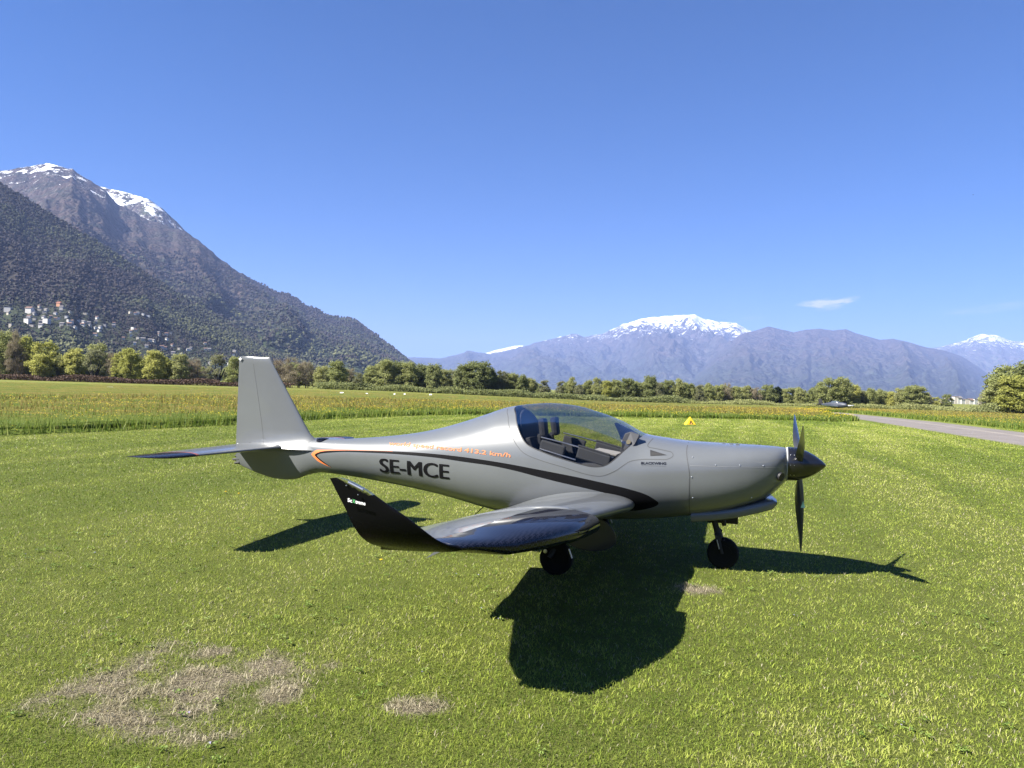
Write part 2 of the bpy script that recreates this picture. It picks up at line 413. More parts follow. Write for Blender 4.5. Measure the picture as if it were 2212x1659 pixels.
m_left = mountain_mat('mountain_forest', (0.036, 0.048, 0.022), (0.056, 0.042, 0.037), snow_z=1148, snow_fuzz=130, tree=15.0, mottled=(0.026, 0.031, 0.024), low_z=260, rock=(600, 900))
lm_, LV, LQ = terrain('mountain', 'tall bare mountain with a thin snow cap above the tail', [(-600, 470), (-300, 420), (-100, 392), (0, 369), (40, 362), (80, 355), (105, 351), (130, 360), (160, 368), (185, 385), (220, 405), (258, 443), (312, 470), (367, 493), (400, 497), (430, 520), (470, 555), (520, 590), (560, 612), (600, 633), (622, 634), (660, 660), (700, 676), (740, 688), (765, 691), (800, 715), (840, 745), (880, 780), (920, 806), (960, 845)],
        4200, 1500, m_left, 13, spur=0.20, spur_w=800, power=1.1, nt_=420, nr_=110, jag=0.016)
m_left2 = mountain_mat('snow_shoulder', (0.06, 0.06, 0.05), (0.10, 0.085, 0.08), snow_z=1010, snow_fuzz=120, tree=20.0, rock=(500, 900))
terrain('mountain', 'snowy shoulder behind the tall bare mountain on the left', [(120, 440), (170, 415), (205, 404), (230, 406), (270, 414), (320, 431), (350, 450), (380, 479), (420, 520), (470, 575), (520, 640)],
        4700, 3500, m_left2, 23, spur=0.12, spur_w=600, power=1.0, nt_=160, nr_=50, jag=0.012)
m_far = mountain_mat('far_forest', (0.040, 0.046, 0.034), (0.070, 0.055, 0.052), snow_z=1290, snow_fuzz=190, tree=70.0, mottled=(0.034, 0.035, 0.034), low_z=600, rock=(900, 1400), sscale=1.5)
terrain('mountain', 'broad snow-capped mountain rising behind the canopy across the lake', [(600, 850), (700, 805), (800, 782), (860, 772), (890, 771), (920, 772), (950, 774), (985, 766), (1015, 757), (1035, 761), (1060, 764), (1110, 753), (1150, 743), (1200, 730), (1225, 724), (1245, 721), (1262, 728), (1300, 721), (1322, 712), (1340, 703), (1380, 690), (1410, 685), (1440, 683), (1470, 681), (1500, 679), (1522, 690), (1545, 694), (1575, 696), (1592, 697), (1612, 711), (1660, 730), (1750, 770), (1850, 840)],
        16500, 9500, m_far, 33, spur=0.34, spur_w=1150, power=1.05, nt_=460, nr_=90, jag=0.022)
m_far2 = mountain_mat('far_ridge', (0.036, 0.043, 0.030), (0.068, 0.050, 0.044), tree=60.0, mottled=(0.040, 0.038, 0.034), low_z=500)
terrain('mountain', 'long brownish ridge without snow at the right of the snowy mountain', [(1380, 862), (1440, 840), (1490, 808), (1540, 768), (1600, 722), (1635, 713), (1660, 705), (1690, 712), (1715, 718), (1740, 712), (1770, 710), (1800, 714), (1827, 711), (1850, 720), (1900, 734), (1930, 732), (1960, 738), (2000, 750), (2040, 757), (2080, 771), (2110, 790), (2140, 812), (2165, 838), (2200, 866)],
        12500, 6800, m_far2, 43, spur=0.26, spur_w=900, power=1.1, nt_=360, nr_=90, jag=0.006)
m_far3 = mountain_mat('far_snow', (0.06, 0.06, 0.05), (0.10, 0.085, 0.08), snow_z=1420, snow_fuzz=180, tree=70.0, sscale=1.5)
terrain('mountain', 'pointed snowy mountain at the right edge of the picture', [(1880, 800), (1960, 762), (2000, 753), (2030, 750), (2060, 742), (2085, 735), (2105, 726), (2122, 721), (2150, 724), (2178, 735), (2200, 738), (2240, 734), (2320, 715), (2450, 740), (2700, 800), (3000, 872)],
        19000, 13000, m_far3, 53, spur=0.26, spur_w=1800, power=1.0, nt_=240, nr_=70, jag=0.018)
m_snow = mountain_mat('distant_snow', (0.3, 0.3, 0.32), (0.6, 0.6, 0.62), snow_z=600, snow_fuzz=300, tree=60.0)
terrain('mountain', 'small distant snowfield showing over the ridge left of the snowy mountain', [(1000, 800), (1030, 775), (1050, 762), (1075, 755), (1090, 752), (1112, 747), (1130, 746), (1140, 752), (1165, 772), (1200, 810)],
        21500, 18500, m_snow, 63, spur=0.1, spur_w=1000, power=0.9, nt_=90, nr_=40, jag=0.004)
# the valley goes on behind the camera: unseen wooded range, added for darker reflections
ra_ = np.linspace(radians(62), radians(292), 300); rh_ = 620 + 520 * (fbm(ra_ * 3.1, ra_ * 0, 4, 83) - 0.4)
rh_ = rh_ * sstep(0, 0.12, (ra_ - ra_[0])) * sstep(0, 0.12, ra_[-1] - ra_); rd_ = 3300 + 900 * np.cos(ra_ * 2.0)
terrain('mountain', 'unseen wooded range on the other side of the valley behind the camera', None, 0, 1500, mountain_mat('valley_forest', (0.036, 0.048, 0.022), (0.056, 0.042, 0.037), tree=18.0, mottled=(0.026, 0.031, 0.024), low_z=260),
        73, spur=0.16, spur_w=700, nt_=300, nr_=50, ridge=np.stack([rd_ * np.sin(ra_), rd_ * np.cos(ra_), rh_], -1))
# ------------------------------------------------------------------ air
m_haze, nt, out = new_mat('haze'); T = NT(nt)
pv = T.n('ShaderNodeVolumePrincipled')
pv.inputs['Color'].default_value = (0.40, 0.54, 1.0, 1); pv.inputs['Density'].default_value = 6.0e-5; pv.inputs['Anisotropy'].default_value = 0.0
T.link(pv.outputs[0], out.inputs['Volume'])
hz = MB().box((0, 0, 0), (62000, 62000, 1900)).build('haze', m_haze)
hz.location = (0, 0, 950 - 5.0)
tag(hz, 'thin blue haze in the air of the valley', 'haze', kind='stuff')

# ------------------------------------------------------------------ meadow of tall grass
m_mead, nt, out = new_mat('meadow_top'); T = NT(nt)
tc = T.n('ShaderNodeTexCoord').outputs['Object']
edge_a = T.n('ShaderNodeAttribute', attribute_name='inner').outputs['Fac']
a = T.noise(tc, 0.16, 4, 0.6); b = T.noise(tc, 2.2, 5, 0.7); c = T.noise(tc, 0.55, 4, 0.6)
green = T.mix(T.rng(b, 0.3, 0.7), c4((0.075, 0.115, 0.020)), c4((0.145, 0.185, 0.040)))
brown = T.mix(T.rng(b, 0.3, 0.7), c4((0.150, 0.135, 0.034)), c4((0.230, 0.195, 0.056)))
col = T.mix(T.math('MULTIPLY', T.rng(T.math('ADD', a, T.math('MULTIPLY', T.math('SUBTRACT', c, 0.5), 0.8)), 0.36, 0.62), edge_a), green, brown)
yel = T.n('ShaderNodeTexVoronoi', {'Vector': tc, 'Scale': 5.0}).outputs['Distance']
col = T.mix(T.math('MULTIPLY', T.math('LESS_THAN', yel, 0.15), T.rng(c, 0.42, 0.6, 0.0, 0.8)), col, c4((0.52, 0.42, 0.03)))
p = T.n('ShaderNodeBsdfPrincipled', {'Base Color': col, 'Roughness': 0.95, 'Specular IOR Level': 0.05})
bmp = T.n('ShaderNodeBump', {'Height': T.math('ADD', b, T.noise(tc, 7, 4, 0.7)), 'Strength': 1.0, 'Distance': 0.25}); T.link(bmp.outputs[0], p.inputs['Normal'])
T.link(p.outputs[0], out.inputs[0])
def polyline(P, n):
    P = np.array(P, float); L = np.concatenate([[0], np.cumsum(np.hypot(*np.diff(P, axis=0).T))])
    t = np.linspace(0, L[-1], n); return np.stack([np.interp(t, L, P[:, 0]), np.interp(t, L, P[:, 1])], -1), L[-1]
M1_NEAR = [(-60, 7), (-30, 13.5), (-13.9, 21.0), (-12.6, 23.6), (-10.55, 29.05), (-8.82, 35.4), (-5.9, 42.0), (-2.97, 46.6), (4, 49.5), (12.7, 52.6), (18, 54.0), (23.0, 54.3), (25.9, 57.5), (31.0, 77), (36.0, 98), (44, 104)]
M1_FAR = [(-190, 100), (-120, 122), (-54, 142), (-26, 150), (0, 152), (30, 152), (45, 154), (60, 156), (80, 158), (110, 165)]
M2_NEAR = [tuple(taxi(s_, 1.0) + TAX_N * 1.3) for s_ in np.linspace(-25, 130, 16)]
M2_FAR = [tuple(taxi(s_, 1.0) + TAX_N * (95 + 0.25 * s_)) for s_ in np.linspace(-15, 150, 16)]
def meadow(label, near, far, nu, ns, h0):
    P, L = polyline(near, nu); Q, _ = polyline(far, nu)
    sv = np.concatenate([[0, 0.0006, 0.002, 0.005], np.linspace(0.01, 1, ns) ** 1.4])
    X = P[None, :, 0] + (Q - P)[None, :, 0] * sv[:, None]; Y = P[None, :, 1] + (Q - P)[None, :, 1] * sv[:, None]
    D = sv[:, None] * np.linalg.norm(Q - P, axis=1)[None, :]
    um = np.minimum(np.arange(nu), nu - 1 - np.arange(nu))[None, :] * (L / nu)
    hgt = sstep(0, 3.0, um) * sstep(-0.05, 0.7, D) * sstep(0, 0.8, (1 - sv)[:, None] * np.linalg.norm(Q - P, axis=1)[None, :])
    Z = gz(X, Y) + 0.006 + hgt * (h0 + 0.16 * (fbm(X * 0.9, Y * 0.9, 4, 77) - 0.5))
    n = len(sv)
    ii, jj = np.meshgrid(np.arange(n - 1), np.arange(nu - 1), indexing='ij')
    q = np.stack([ii * nu + jj, ii * nu + jj + 1, (ii + 1) * nu + jj + 1, (ii + 1) * nu + jj], -1).reshape(-1, 4)
    me = mesh_np('meadow', np.stack([X, Y, Z], -1).reshape(-1, 3), q, True, [m_mead], colors={'inner': sstep(0.5, 9, D).ravel()})
    tag(obj('meadow', me), label, None, kind='structure')
    return P, Q, L
MA = meadow('tall flowering meadow behind the aircraft', M1_NEAR, M1_FAR, 300, 90, 0.24)
MB_ = meadow('reddish tall meadow on the far side of the taxiway', M2_NEAR, M2_FAR, 260, 90, 0.26)

# blades: one mesh of very many thin triangles, coloured blade by blade
def leafy(name, translucency=0.35, rough=0.55):
    m, nt, out = new_mat(name); T = NT(nt)
    at = T.n('ShaderNodeAttribute', attribute_name='tint').outputs['Color']
    p = T.n('ShaderNodeBsdfPrincipled', {'Base Color': at, 'Roughness': rough, 'Specular IOR Level': 0.25})
    tr = T.n('ShaderNodeBsdfTranslucent', {'Color': at})
    mx = T.n('ShaderNodeMixShader', {0: translucency, 1: p.outputs[0], 2: tr.outputs[0]})
    T.link(mx.outputs[0], out.inputs[0]); return m
m_blade = leafy('grass_blade')
def blades(x, y, z, h, w, tint, lean, seg2):
    """verts, faces, colours for a field of grass blades; seg2: bent in two pieces"""
    n = len(x); az = RNG.uniform(0, 2 * pi, n); la = RNG.uniform(0, 2 * pi, n)
    dx, dy = np.cos(az) * w / 2, np.sin(az) * w / 2
    lx, ly = np.cos(la) * lean * h, np.sin(la) * lean * h
    b0 = np.stack([x - dx, y - dy, z], -1); b1 = np.stack([x + dx, y + dy, z], -1)
    tip = np.stack([x + lx, y + ly, z + h * np.sqrt(np.maximum(0.05, 1 - 0.7 * lean ** 2))], -1)
    if not seg2:
        v = np.stack([b0, b1, tip], 1).reshape(-1, 3); f = np.arange(3 * n).reshape(-1, 3)
        return v, [f], np.repeat(tint, 3, 0)
    mid = np.stack([x + 0.32 * lx, y + 0.32 * ly, z + 0.58 * h], -1); d = np.stack([dx, dy, dx * 0], -1) * 0.8
    v = np.stack([b0, b1, mid + d, mid - d, tip], 1).reshape(-1, 3); k = np.arange(n)[:, None] * 5
    return v, [k + np.array([[0, 1, 2, 3]]), k + np.array([[3, 2, 4]])], np.repeat(tint, 5, 0)
def join(parts):
    V = []; C = []; F4 = []; F3 = []; o = 0
    for v, fs, c in parts:
        V.append(v); C.append(c)
        for f in fs: (F4 if f.shape[1] == 4 else F3).append(f + o)
        o += len(v)
    F = ([np.concatenate(F4)] if F4 else []) + ([np.concatenate(F3)] if F3 else [])
    return np.concatenate(V), F, np.concatenate(C)
def pal(t, cols):
    cols = np.array(cols, float); k = np.clip(t, 0, 0.9999) * (len(cols) - 1); i = k.astype(int); f = (k - i)[:, None]
    return cols[i] * (1 - f) + cols[i + 1] * f
# tufts of the meadow
def meadow_tufts(P, Q, L, n, reach, bias, vis):
    t = RNG.uniform(0, 1, n); s = reach * RNG.uniform(0, 1, n) ** bias
    k = t * (len(P) - 1); i = np.minimum(k.astype(int), len(P) - 2); f = (k - i)[:, None]
    p0 = P[i] * (1 - f) + P[i + 1] * f; p1 = Q[i] * (1 - f) + Q[i + 1] * f
    d = p1 - p0; d /= np.linalg.norm(d, axis=1)[:, None]
    xy = p0 + d * s[:, None] + RNG.normal(0, 0.15, (n, 2))
    keep = vis(xy); return xy[keep], s[keep]
def inview(xy): return (np.abs(np.arctan2(xy[:, 0], xy[:, 1])) < radians(44)) & (xy[:, 1] > 3)
parts = []
for (P, Q, L), n, reach in ((MA, 150000, 34.0), (MB_, 60000, 40.0)):
    xy, s = meadow_tufts(P, Q, L, n, reach, 1.5, inview)
    n = len(xy); x, y = xy[:, 0], xy[:, 1]; dist = np.hypot(x, y)
    patch = fbm(x * 0.16, y * 0.16, 3, 91)
    kind = RNG.uniform(0, 1, n)
    brown_p = 0.50 * sstep(0.8, 9, s) * sstep(0.25, 0.6, patch + 0.2 * fbm(x, y, 2, 15))
    yel_p = 0.045 + 0.12 * sstep(0.5, 0.62, fbm(x * 0.35, y * 0.35, 3, 95))
    isb = kind < brown_p; isy = (kind > 1 - yel_p) & ~isb
    h = RNG.uniform(0.28, 0.46, n) * (0.75 + 0.5 * fbm(x * 0.5, y * 0.5, 2, 97))
    h[isb] *= 1.25
    w = np.clip(dist * 0.0011, 0.012, 0.10) * RNG.uniform(0.7, 1.6, n)
    tint = pal(RNG.uniform(0, 1, n), [(0.065, 0.115, 0.012), (0.115, 0.175, 0.020), (0.17, 0.22, 0.035), (0.23, 0.25, 0.06)])
    tint[isb] = pal(RNG.uniform(0, 1, isb.sum()), [(0.20, 0.140, 0.042), (0.25, 0.195, 0.058), (0.30, 0.255, 0.085)])
    z = gz(x, y) - 0.02
    parts.append(blades(x, y, z, h, w, tint, RNG.uniform(0.05, 0.45, n), False))
    # flower heads: small upright diamonds on the stems
    fx, fy, fz = x[isy], y[isy], z[isy] + h[isy] * RNG.uniform(0.95, 1.15, isy.sum())
    r = np.clip(dist[isy] * 0.0006, 0.013, 0.035)
    a = RNG.uniform(0, pi, len(fx)); ux, uy = np.cos(a) * r, np.sin(a) * r
    v = np.stack([np.stack([fx - ux, fy - uy, fz], -1), np.stack([fx + uy, fy - ux, fz + 0.3 * r], -1), np.stack([fx + ux, fy + uy, fz + 0.6 * r], -1), np.stack([fx - uy, fy + ux, fz + 0.5 * r], -1)], 1).reshape(-1, 3)
    parts.append((v, [np.arange(len(v)).reshape(-1, 4)], np.repeat(np.array([[0.75, 0.58, 0.03]]), len(v), 0)))
v, f, c = join(parts)
tag(obj('meadow_grass', mesh_np('meadow_grass', v, f, False, [m_blade], colors={'tint': c})), 'tall meadow grass with sorrel and yellow buttercups', None, kind='stuff')

# ------------------------------------------------------------------ trees
m_bark = pbr('bark', (0.075, 0.060, 0.048), 0.95, var=0.35, var_scale=3, bump=0.6, bump_scale=12)
def leaf_mat(name, cols, transl=0.5):
    m, nt, out = new_mat(name); T = NT(nt)
    oi = T.n('ShaderNodeObjectInfo').outputs['Random']
    tone = T.n('ShaderNodeAttribute', attribute_name='tone').outputs['Fac']
    ramp = T.n('ShaderNodeValToRGB', {0: T.math('ADD', T.math('MULTIPLY', oi, 0.5), T.math('MULTIPLY', tone, 0.5))})
    el = ramp.color_ramp.elements
    el[0].color = c4(cols[0]); el[1].color = c4(cols[-1])
    for k, cc in enumerate(cols[1:-1]):
        e = el.new((k + 1) / (len(cols) - 1)); e.color = c4(cc)
    p = T.n('ShaderNodeBsdfPrincipled', {'Base Color': ramp.outputs[0], 'Roughness': 0.7, 'Specular IOR Level': 0.2})
    tr = T.n('ShaderNodeBsdfTranslucent', {'Color': ramp.outputs[0]})
    mx = T.n('ShaderNodeMixShader', {0: transl, 1: p.outputs[0], 2: tr.outputs[0]}); T.link(mx.outputs[0], out.inputs[0]); return m
LEAF = {
    'fresh': leaf_mat('leaf_fresh', [(0.29, 0.31, 0.075), (0.37, 0.375, 0.105), (0.46, 0.45, 0.15)]),
    'olive': leaf_mat('leaf_olive', [(0.22, 0.250, 0.095), (0.30, 0.320, 0.125), (0.39, 0.385, 0.175)]),
    'green': leaf_mat('leaf_green', [(0.165, 0.190, 0.072), (0.22, 0.245, 0.10), (0.29, 0.31, 0.135)]),
    'pale': leaf_mat('leaf_pale', [(0.16, 0.17, 0.085), (0.22, 0.225, 0.12), (0.28, 0.28, 0.16)]),
    'bare': leaf_mat('leaf_bare', [(0.19, 0.155, 0.112), (0.24, 0.20, 0.14), (0.28, 0.25, 0.15)], 0.3),
    'dark': leaf_mat('leaf_dark', [(0.016, 0.030, 0.014), (0.026, 0.042, 0.018), (0.040, 0.058, 0.026)]),
}
def crown_mesh(seed, n_leaf, lobes, leaf, spread=1.0, low=0.12, columnar=False, twiggy=False):
    """foliage of a tree one unit high: leaf sprays in the shells of many uneven lobes"""
    r = np.random.default_rng(seed); V = []; tone = []
    C = []
    for k in range(lobes):
        t = r.uniform(0, 1) ** 1.25; zc = low + 0.09 + (0.84 - low) * t
        wid = (0.235 if not columnar else 0.12) * spread * (1 - 0.85 * abs(t - 0.34) ** 1.4) 
        a = r.uniform(0, 2 * pi); q_ = wid * sqrt(r.uniform(0.05, 1))
        C.append((q_ * cos(a), q_ * sin(a), zc, r.uniform(0.060, 0.120) * (0.8 if columnar else 1.0), r.uniform(0, 1)))
    per = n_leaf // lobes
    for (cx_, cy_, cz_, rr_, tn) in C:
        d = r.normal(0, 1, (per, 3)); d /= np.linalg.norm(d, axis=1)[:, None]
        d[:, 2] = np.where(d[:, 2] < -0.3, -d[:, 2] * 0.6, d[:, 2])
        rad_ = rr_ * r.uniform(0.30, 1.25, per)
        pos = np.array([cx_, cy_, cz_]) + d * rad_[:, None] * np.array([1, 1, 1.35])
        a = r.normal(0, 1, (per, 3)); a /= np.linalg.norm(a, axis=1)[:, None]
        b = np.cross(a, d + r.normal(0, 0.6, (per, 3))); b /= np.linalg.norm(b, axis=1)[:, None] + 1e-9
        s = leaf * r.uniform(0.6, 1.5, per)[:, None]
        if twiggy: a = a * np.array([0.6, 0.6, 1.6]); b = b * 0.22
        V.append(np.stack([pos - a * s, pos - b * s * 0.6, pos + a * s, pos + b * s * 0.6], 1).reshape(-1, 3))
        tone.append(np.clip(np.repeat(0.35 * tn + 0.65 * r.uniform(0, 1, per), 4), 0, 1))
    V = np.concatenate(V)
    return V, np.arange(len(V)).reshape(-1, 4), np.concatenate(tone), C
def trunk_mb(C, seed, forked=False, thick=0.017):
    r = random.Random(seed); mb = MB()
    top = 0.62
    mb.tube([(0, 0, -0.02), (0.006, 0.0, 0.2), (r.uniform(-.02, .02), r.uniform(-.02, .02), 0.45), (r.uniform(-.03, .03), r.uniform(-.03, .03), top + 0.18)], [thick * 1.25, thick, thick * 0.7, thick * 0.2], 7)
    for (cx_, cy_, cz_, rr_, tn) in C[:14]:
        z0 = min(cz_ * r.uniform(0.3, 0.65), 0.6)
        mb.tube([(0, 0, z0), (cx_ * 0.45, cy_ * 0.45, z0 + (cz_ - z0) * 0.55), (cx_, cy_, cz_ + rr_ * 0.5)], [thick * 0.5, thick * 0.32, thick * 0.08], 5, False)
    return mb
VARIANTS = {}
def variant(kind, k, **kw):
    name = 'tree'
    V, Fq, tone, C = crown_mesh(100 + 17 * k + hash(kind) % 1, **kw)
    me = mesh_np('crown', V, Fq, False, [LEAF[kind]], colors={'tone': tone})
    tb = trunk_mb(C, k, thick=0.016)
    tm = bpy.data.meshes.new('trunk'); tm.from_pydata(tb.v, [], tb.f); tm.materials.append(m_bark)
    VARIANTS.setdefault(kind, []).append((tm, me))
for k in range(3): variant('fresh', 1 + k, n_leaf=8200, lobes=58 + 5 * k, leaf=0.019, spread=1.0 + 0.15 * k, low=0.04)
for k in range(3): variant('olive', 11 + k, n_leaf=7600, lobes=52 + 5 * k, leaf=0.019, spread=0.95 + 0.2 * k, low=0.03)
for k in range(3): variant('green', 21 + k, n_leaf=8600, lobes=60 + 4 * k, leaf=0.020, spread=1.0 + 0.2 * k, low=0.0)
for k in range(2): variant('pale', 31 + k, n_leaf=7600, lobes=54, leaf=0.017, spread=1.1, low=0.0)
for k in range(3): variant('bare', 41 + k, n_leaf=6000, lobes=50 + 4 * k, leaf=0.026, spread=1.05 + 0.15 * k, low=0.04, twiggy=True)
variant('dark', 51, n_leaf=8600, lobes=30, leaf=0.022, spread=1.0, low=0.0)
KIND_WORDS = {'fresh': ('yellow-green', 'spring'), 'olive': ('olive', 'thinly leaved'), 'green': ('dense green', 'full-crowned'), 'pale': ('pale silvery', 'willowy'), 'bare': ('bare brownish', 'twiggy'), 'dark': ('very dark', 'ivy-clad')}
ORD = ['first', 'second', 'third', 'fourth', 'fifth', 'sixth', 'seventh', 'eighth', 'ninth', 'tenth', 'eleventh', 'twelfth', 'thirteenth', 'fourteenth', 'fifteenth', 'sixteenth', 'seventeenth', 'eighteenth', 'nineteenth', 'twentieth'] + ['%dth' % k for k in range(21, 60)]
def place_tree(px, ptop, kind, depth, wide=1.0, label=None):
    top = pt_ray(px, ptop, depth); x, y = top[0], top[1]; g = float(gz(x, y)); h = top[2] - g
    tm, cm = random.choice(VARIANTS[kind])
    root = empty('tree', (x, y, g), random.uniform(0, 2 * pi)); root.scale = (h * wide, h * wide, h)
    obj('trunk', tm, root); obj('crown', cm, root)
    tag(root, label, 'tree', 'trees along the far edge of the airfield'); return root
TREES = [  # place on the photograph's skyline, kind, depth, width
    (4, 722, 'bare', 209, 0.75), (24, 719, 'olive', 210, 0.7), (36, 717, 'bare', 206, 0.7), (58, 726, 'fresh', 210, 0.75), (-60, 722, 'olive', 214, 1.0), (-20, 712, 'bare', 212, 1.0), (12, 716, 'olive', 208, .95), (46, 733, 'bare', 214, 0.95), (97, 738, 'fresh', 206, 1.15), (130, 768, 'olive', 212, 1.0), (163, 752, 'fresh', 207, 1.15), (190, 775, 'olive', 212, 0.9), (212, 741, 'olive', 215, .95), (252, 762, 'bare', 214, 1.0), (283, 752, 'fresh', 206, 1.1), (310, 770, 'pale', 214, 1.0), (335, 757, 'fresh', 205, 1.2), (362, 772, 'fresh', 212, 1.0), (392, 766, 'olive', 211, 1.2), (428, 776, 'bare', 214, 1.2), (505, 772, 'olive', 212, 1.0), (530, 782, 'bare', 216, 1.0), (560, 790, 'olive', 214, 1.0),
    (598, 777, 'bare', 210, 1.15), (628, 773, 'bare', 208, 1.2), (662, 781, 'bare', 211, 1.2), (697, 790, 'olive', 208, 1.2), (730, 781, 'olive', 204, 1.3), (758, 796, 'bare', 210, 1.1), (776, 806, 'pale', 198, 1.3), (803, 790, 'olive', 205, 1.2), (833, 778, 'olive', 203, 1.25), (862, 781, 'green', 205, 1.2), (886, 784, 'olive', 203, 1.2), (912, 787, 'green', 206, 1.2), (938, 788, 'green', 202, 1.2), (962, 797, 'olive', 207, 1.1), (985, 800, 'pale', 204, 1.0), (1004, 789, 'green', 200, 1.2), (1034, 782, 'green', 200, 1.35), (1062, 797, 'green', 203, 1.1), (1085, 800, 'pale', 203, 1.15), (1108, 806, 'olive', 204, 1.2), (1130, 811, 'green', 202, 1.2), (1150, 818, 'olive', 206, 1.2), (1176, 822, 'pale', 204, 1.3),
    (1212, 824, 'pale', 204, 1.2), (1236, 814, 'olive', 206, 0.85), (1252, 830, 'pale', 203, 1.3), (1272, 822, 'olive', 208, 1.0), (1290, 817, 'olive', 207, 0.95), (1312, 822, 'fresh', 206, 1.1), (1334, 820, 'olive', 209, 1.1), (1356, 818, 'green', 207, 1.0), (1378, 824, 'olive', 208, 1.2), (1405, 813, 'green', 207, 1.1), (1425, 828, 'pale', 206, 1.1), (1446, 822, 'green', 208, 0.9), (1470, 817, 'olive', 207, 1.0), (1492, 828, 'olive', 212, 1.1), (1512, 832, 'pale', 210, 1.1), (1532, 827, 'olive', 216, 1.0), (1552, 832, 'olive', 220, 1.0), (1572, 828, 'bare', 222, 1.0), (1592, 836, 'olive', 222, 1.1), (1614, 834, 'olive', 226, 1.0), (1636, 837, 'bare', 228, 1.1), (1658, 832, 'green', 230, 1.2), (1680, 834, 'dark', 236, 1.25), (1704, 838, 'olive', 230, 1.1), (1728, 836, 'olive', 226, 1.1), (1750, 842, 'olive', 224, 1.1), (1774, 824, 'olive', 220, 1.0), (1796, 816, 'olive', 218, 1.2), (1822, 814, 'olive', 218, 1.2), (1846, 832, 'fresh', 222, 1.0), (1862, 844, 'pale', 224, 1.1), (1882, 838, 'olive', 222, 1.1), (1904, 840, 'olive', 224, 1.1), (1926, 846, 'fresh', 222, 1.1), (1944, 838, 'olive', 220, 1.1), (1966, 832, 'olive', 218, 1.2), (1988, 833, 'olive', 218, 1.2), (2008, 852, 'bare', 220, 1.0),
    (2132, 846, 'bare', 150, 1.6), (2150, 826, 'olive', 148, 1.5), (2172, 789, 'olive', 150, 1.35), (2190, 812, 'fresh', 146, 1.5), (2214, 786, 'green', 154, 1.35), (2262, 770, 'green', 160, 1.2), (2330, 776, 'olive', 170, 1.2)]
# trees of the front row standing between those
ft = random.Random(21); ex = []
TS = sorted(TREES)
for a_, b_ in zip(TS[:-1], TS[1:]):
    if b_[0] - a_[0] > 19 and b_[0] - a_[0] < 60 and not (1176 <= a_[0] < 1212) and not (440 < a_[0] < 500):
        hgt_ = 0.5 * (a_[1] + b_[1]); base_y = 838.4 + 0.0292 * (a_[0] - 1106) + 15
        ex.append((0.5 * (a_[0] + b_[0]) + ft.uniform(-3, 3), hgt_ + (base_y - hgt_) * ft.uniform(0.02, 0.28), ft.choice([a_[2], b_[2], 'olive', 'fresh' if a_[0] < 600 else 'olive']), 0.5 * (a_[3] + b_[3]) + ft.uniform(2, 6), ft.uniform(1.0, 1.3)))
TREES += ex
SEG = [(-999, 560, 'from the left edge of the picture'), (560, 1190, 'right of the tail fin'), (1190, 1720, 'right of the gap behind the canopy'), (1720, 2080, 'right of the propeller'), (2080, 9999, 'in the clump at the right edge')]
for a_, b_, where in SEG:
    cnt = {}
    for (px, pt_, kd, dp, wd) in sorted(t for t in TREES if a_ <= t[0] < b_):
        if px < -5 or px > 2225:
            lab = '%s tree just outside the %s edge of the frame' % (KIND_WORDS[kd][0], 'left' if px < 0 else 'right') 
        else:
            k = cnt.get(kd, 0); cnt[kd] = k + 1
            lab = '%s %s tree, %s of its colour %s' % (KIND_WORDS[kd][0], KIND_WORDS[kd][1], ORD[k], where)
        place_tree(px, pt_, kd, dp, wd, lab)
# a second row closes the gaps
rb = random.Random(9)
TX = np.array([t[0] for t in TREES if t[0] < 2050]); TY = np.array([t[1] for t in TREES if t[0] < 2050])
back = []
px = -40.0
while px < 2030:
    px += rb.uniform(13, 24)
    if 1165 < px < 1205 or 466 < px < 490: continue
    yt = float(np.interp(px, TX, TY)); base_y = 838.4 + 0.0292 * (px - 1106) + 15
    back.append((px, yt + (base_y - yt) * rb.uniform(0.08, 0.42), rb.choice(['olive', 'olive', 'bare', 'green', 'pale', 'fresh']) if px < 700 else rb.choice(['olive', 'green', 'fresh', 'olive', 'pale'])))
bcnt = {}
for (px, yt, kd) in back:
    where = 'left of the tail fin' if px < 560 else ('between the tail fin and the canopy' if px < 1190 else ('between the canopy and the propeller' if px < 1720 else 'right of the propeller'))
    bcnt[kd, where] = bcnt.get((kd, where), -1) + 1
    place_tree(px, yt, kd, 228 if px < 1500 else 240, rb.uniform(1.1, 1.45), 'half-hidden back-row %s tree, %s of its colour %s' % (KIND_WORDS[kd][0], ORD[bcnt[kd, where]], where.replace('the ', '')))
# the forked dark-limbed tree beside the fin and the ivy-clad one
def forked_tree(px, ptop, depth, label):
    top = pt_ray(px, ptop, depth); g = float(gz(top[0], top[1])); h = top[2] - g
    root = empty('tree', (top[0], top[1], g), 0.0); mb = MB()
    mb.tube([(0, 0, -0.2), (0.1, 0, 0.12 * h)], [0.38, 0.34], 8)
    for dx, dy, t in ((-0.26, 0.05, 0.62), (0.10, 0.1, 0.66), (-0.05, -0.15, 0.74), (0.24, -0.05, 0.55)):
        mb.tube([(0, 0, 0.06 * h), (dx * h * 0.4, dy * h * 0.4, t * h * 0.45), (dx * h, dy * h, t * h)], [0.3, 0.24, 0.10], 6)
    mb.build('trunk', m_bark_dark, root)
    V, Fq, tone, C = crown_mesh(77, 3000, 24, 0.018, 1.25, 0.18)
    obj('crown', mesh_np('crown', V * np.array([h, h, h]), Fq, False, [LEAF['pale']], colors={'tone': tone}), root)
    tag(root, label, 'tree', 'trees along the far edge of the airfield')
m_bark_dark = pbr('dark_bark', (0.022, 0.020, 0.016), 0.95, var=0.3)
forked_tree(472, 766, 205, 'pale tree with dark forked limbs just left of the tail fin')
forked_tree(205, 756, 204, 'tree with dark ivy-covered forked limbs on the left')
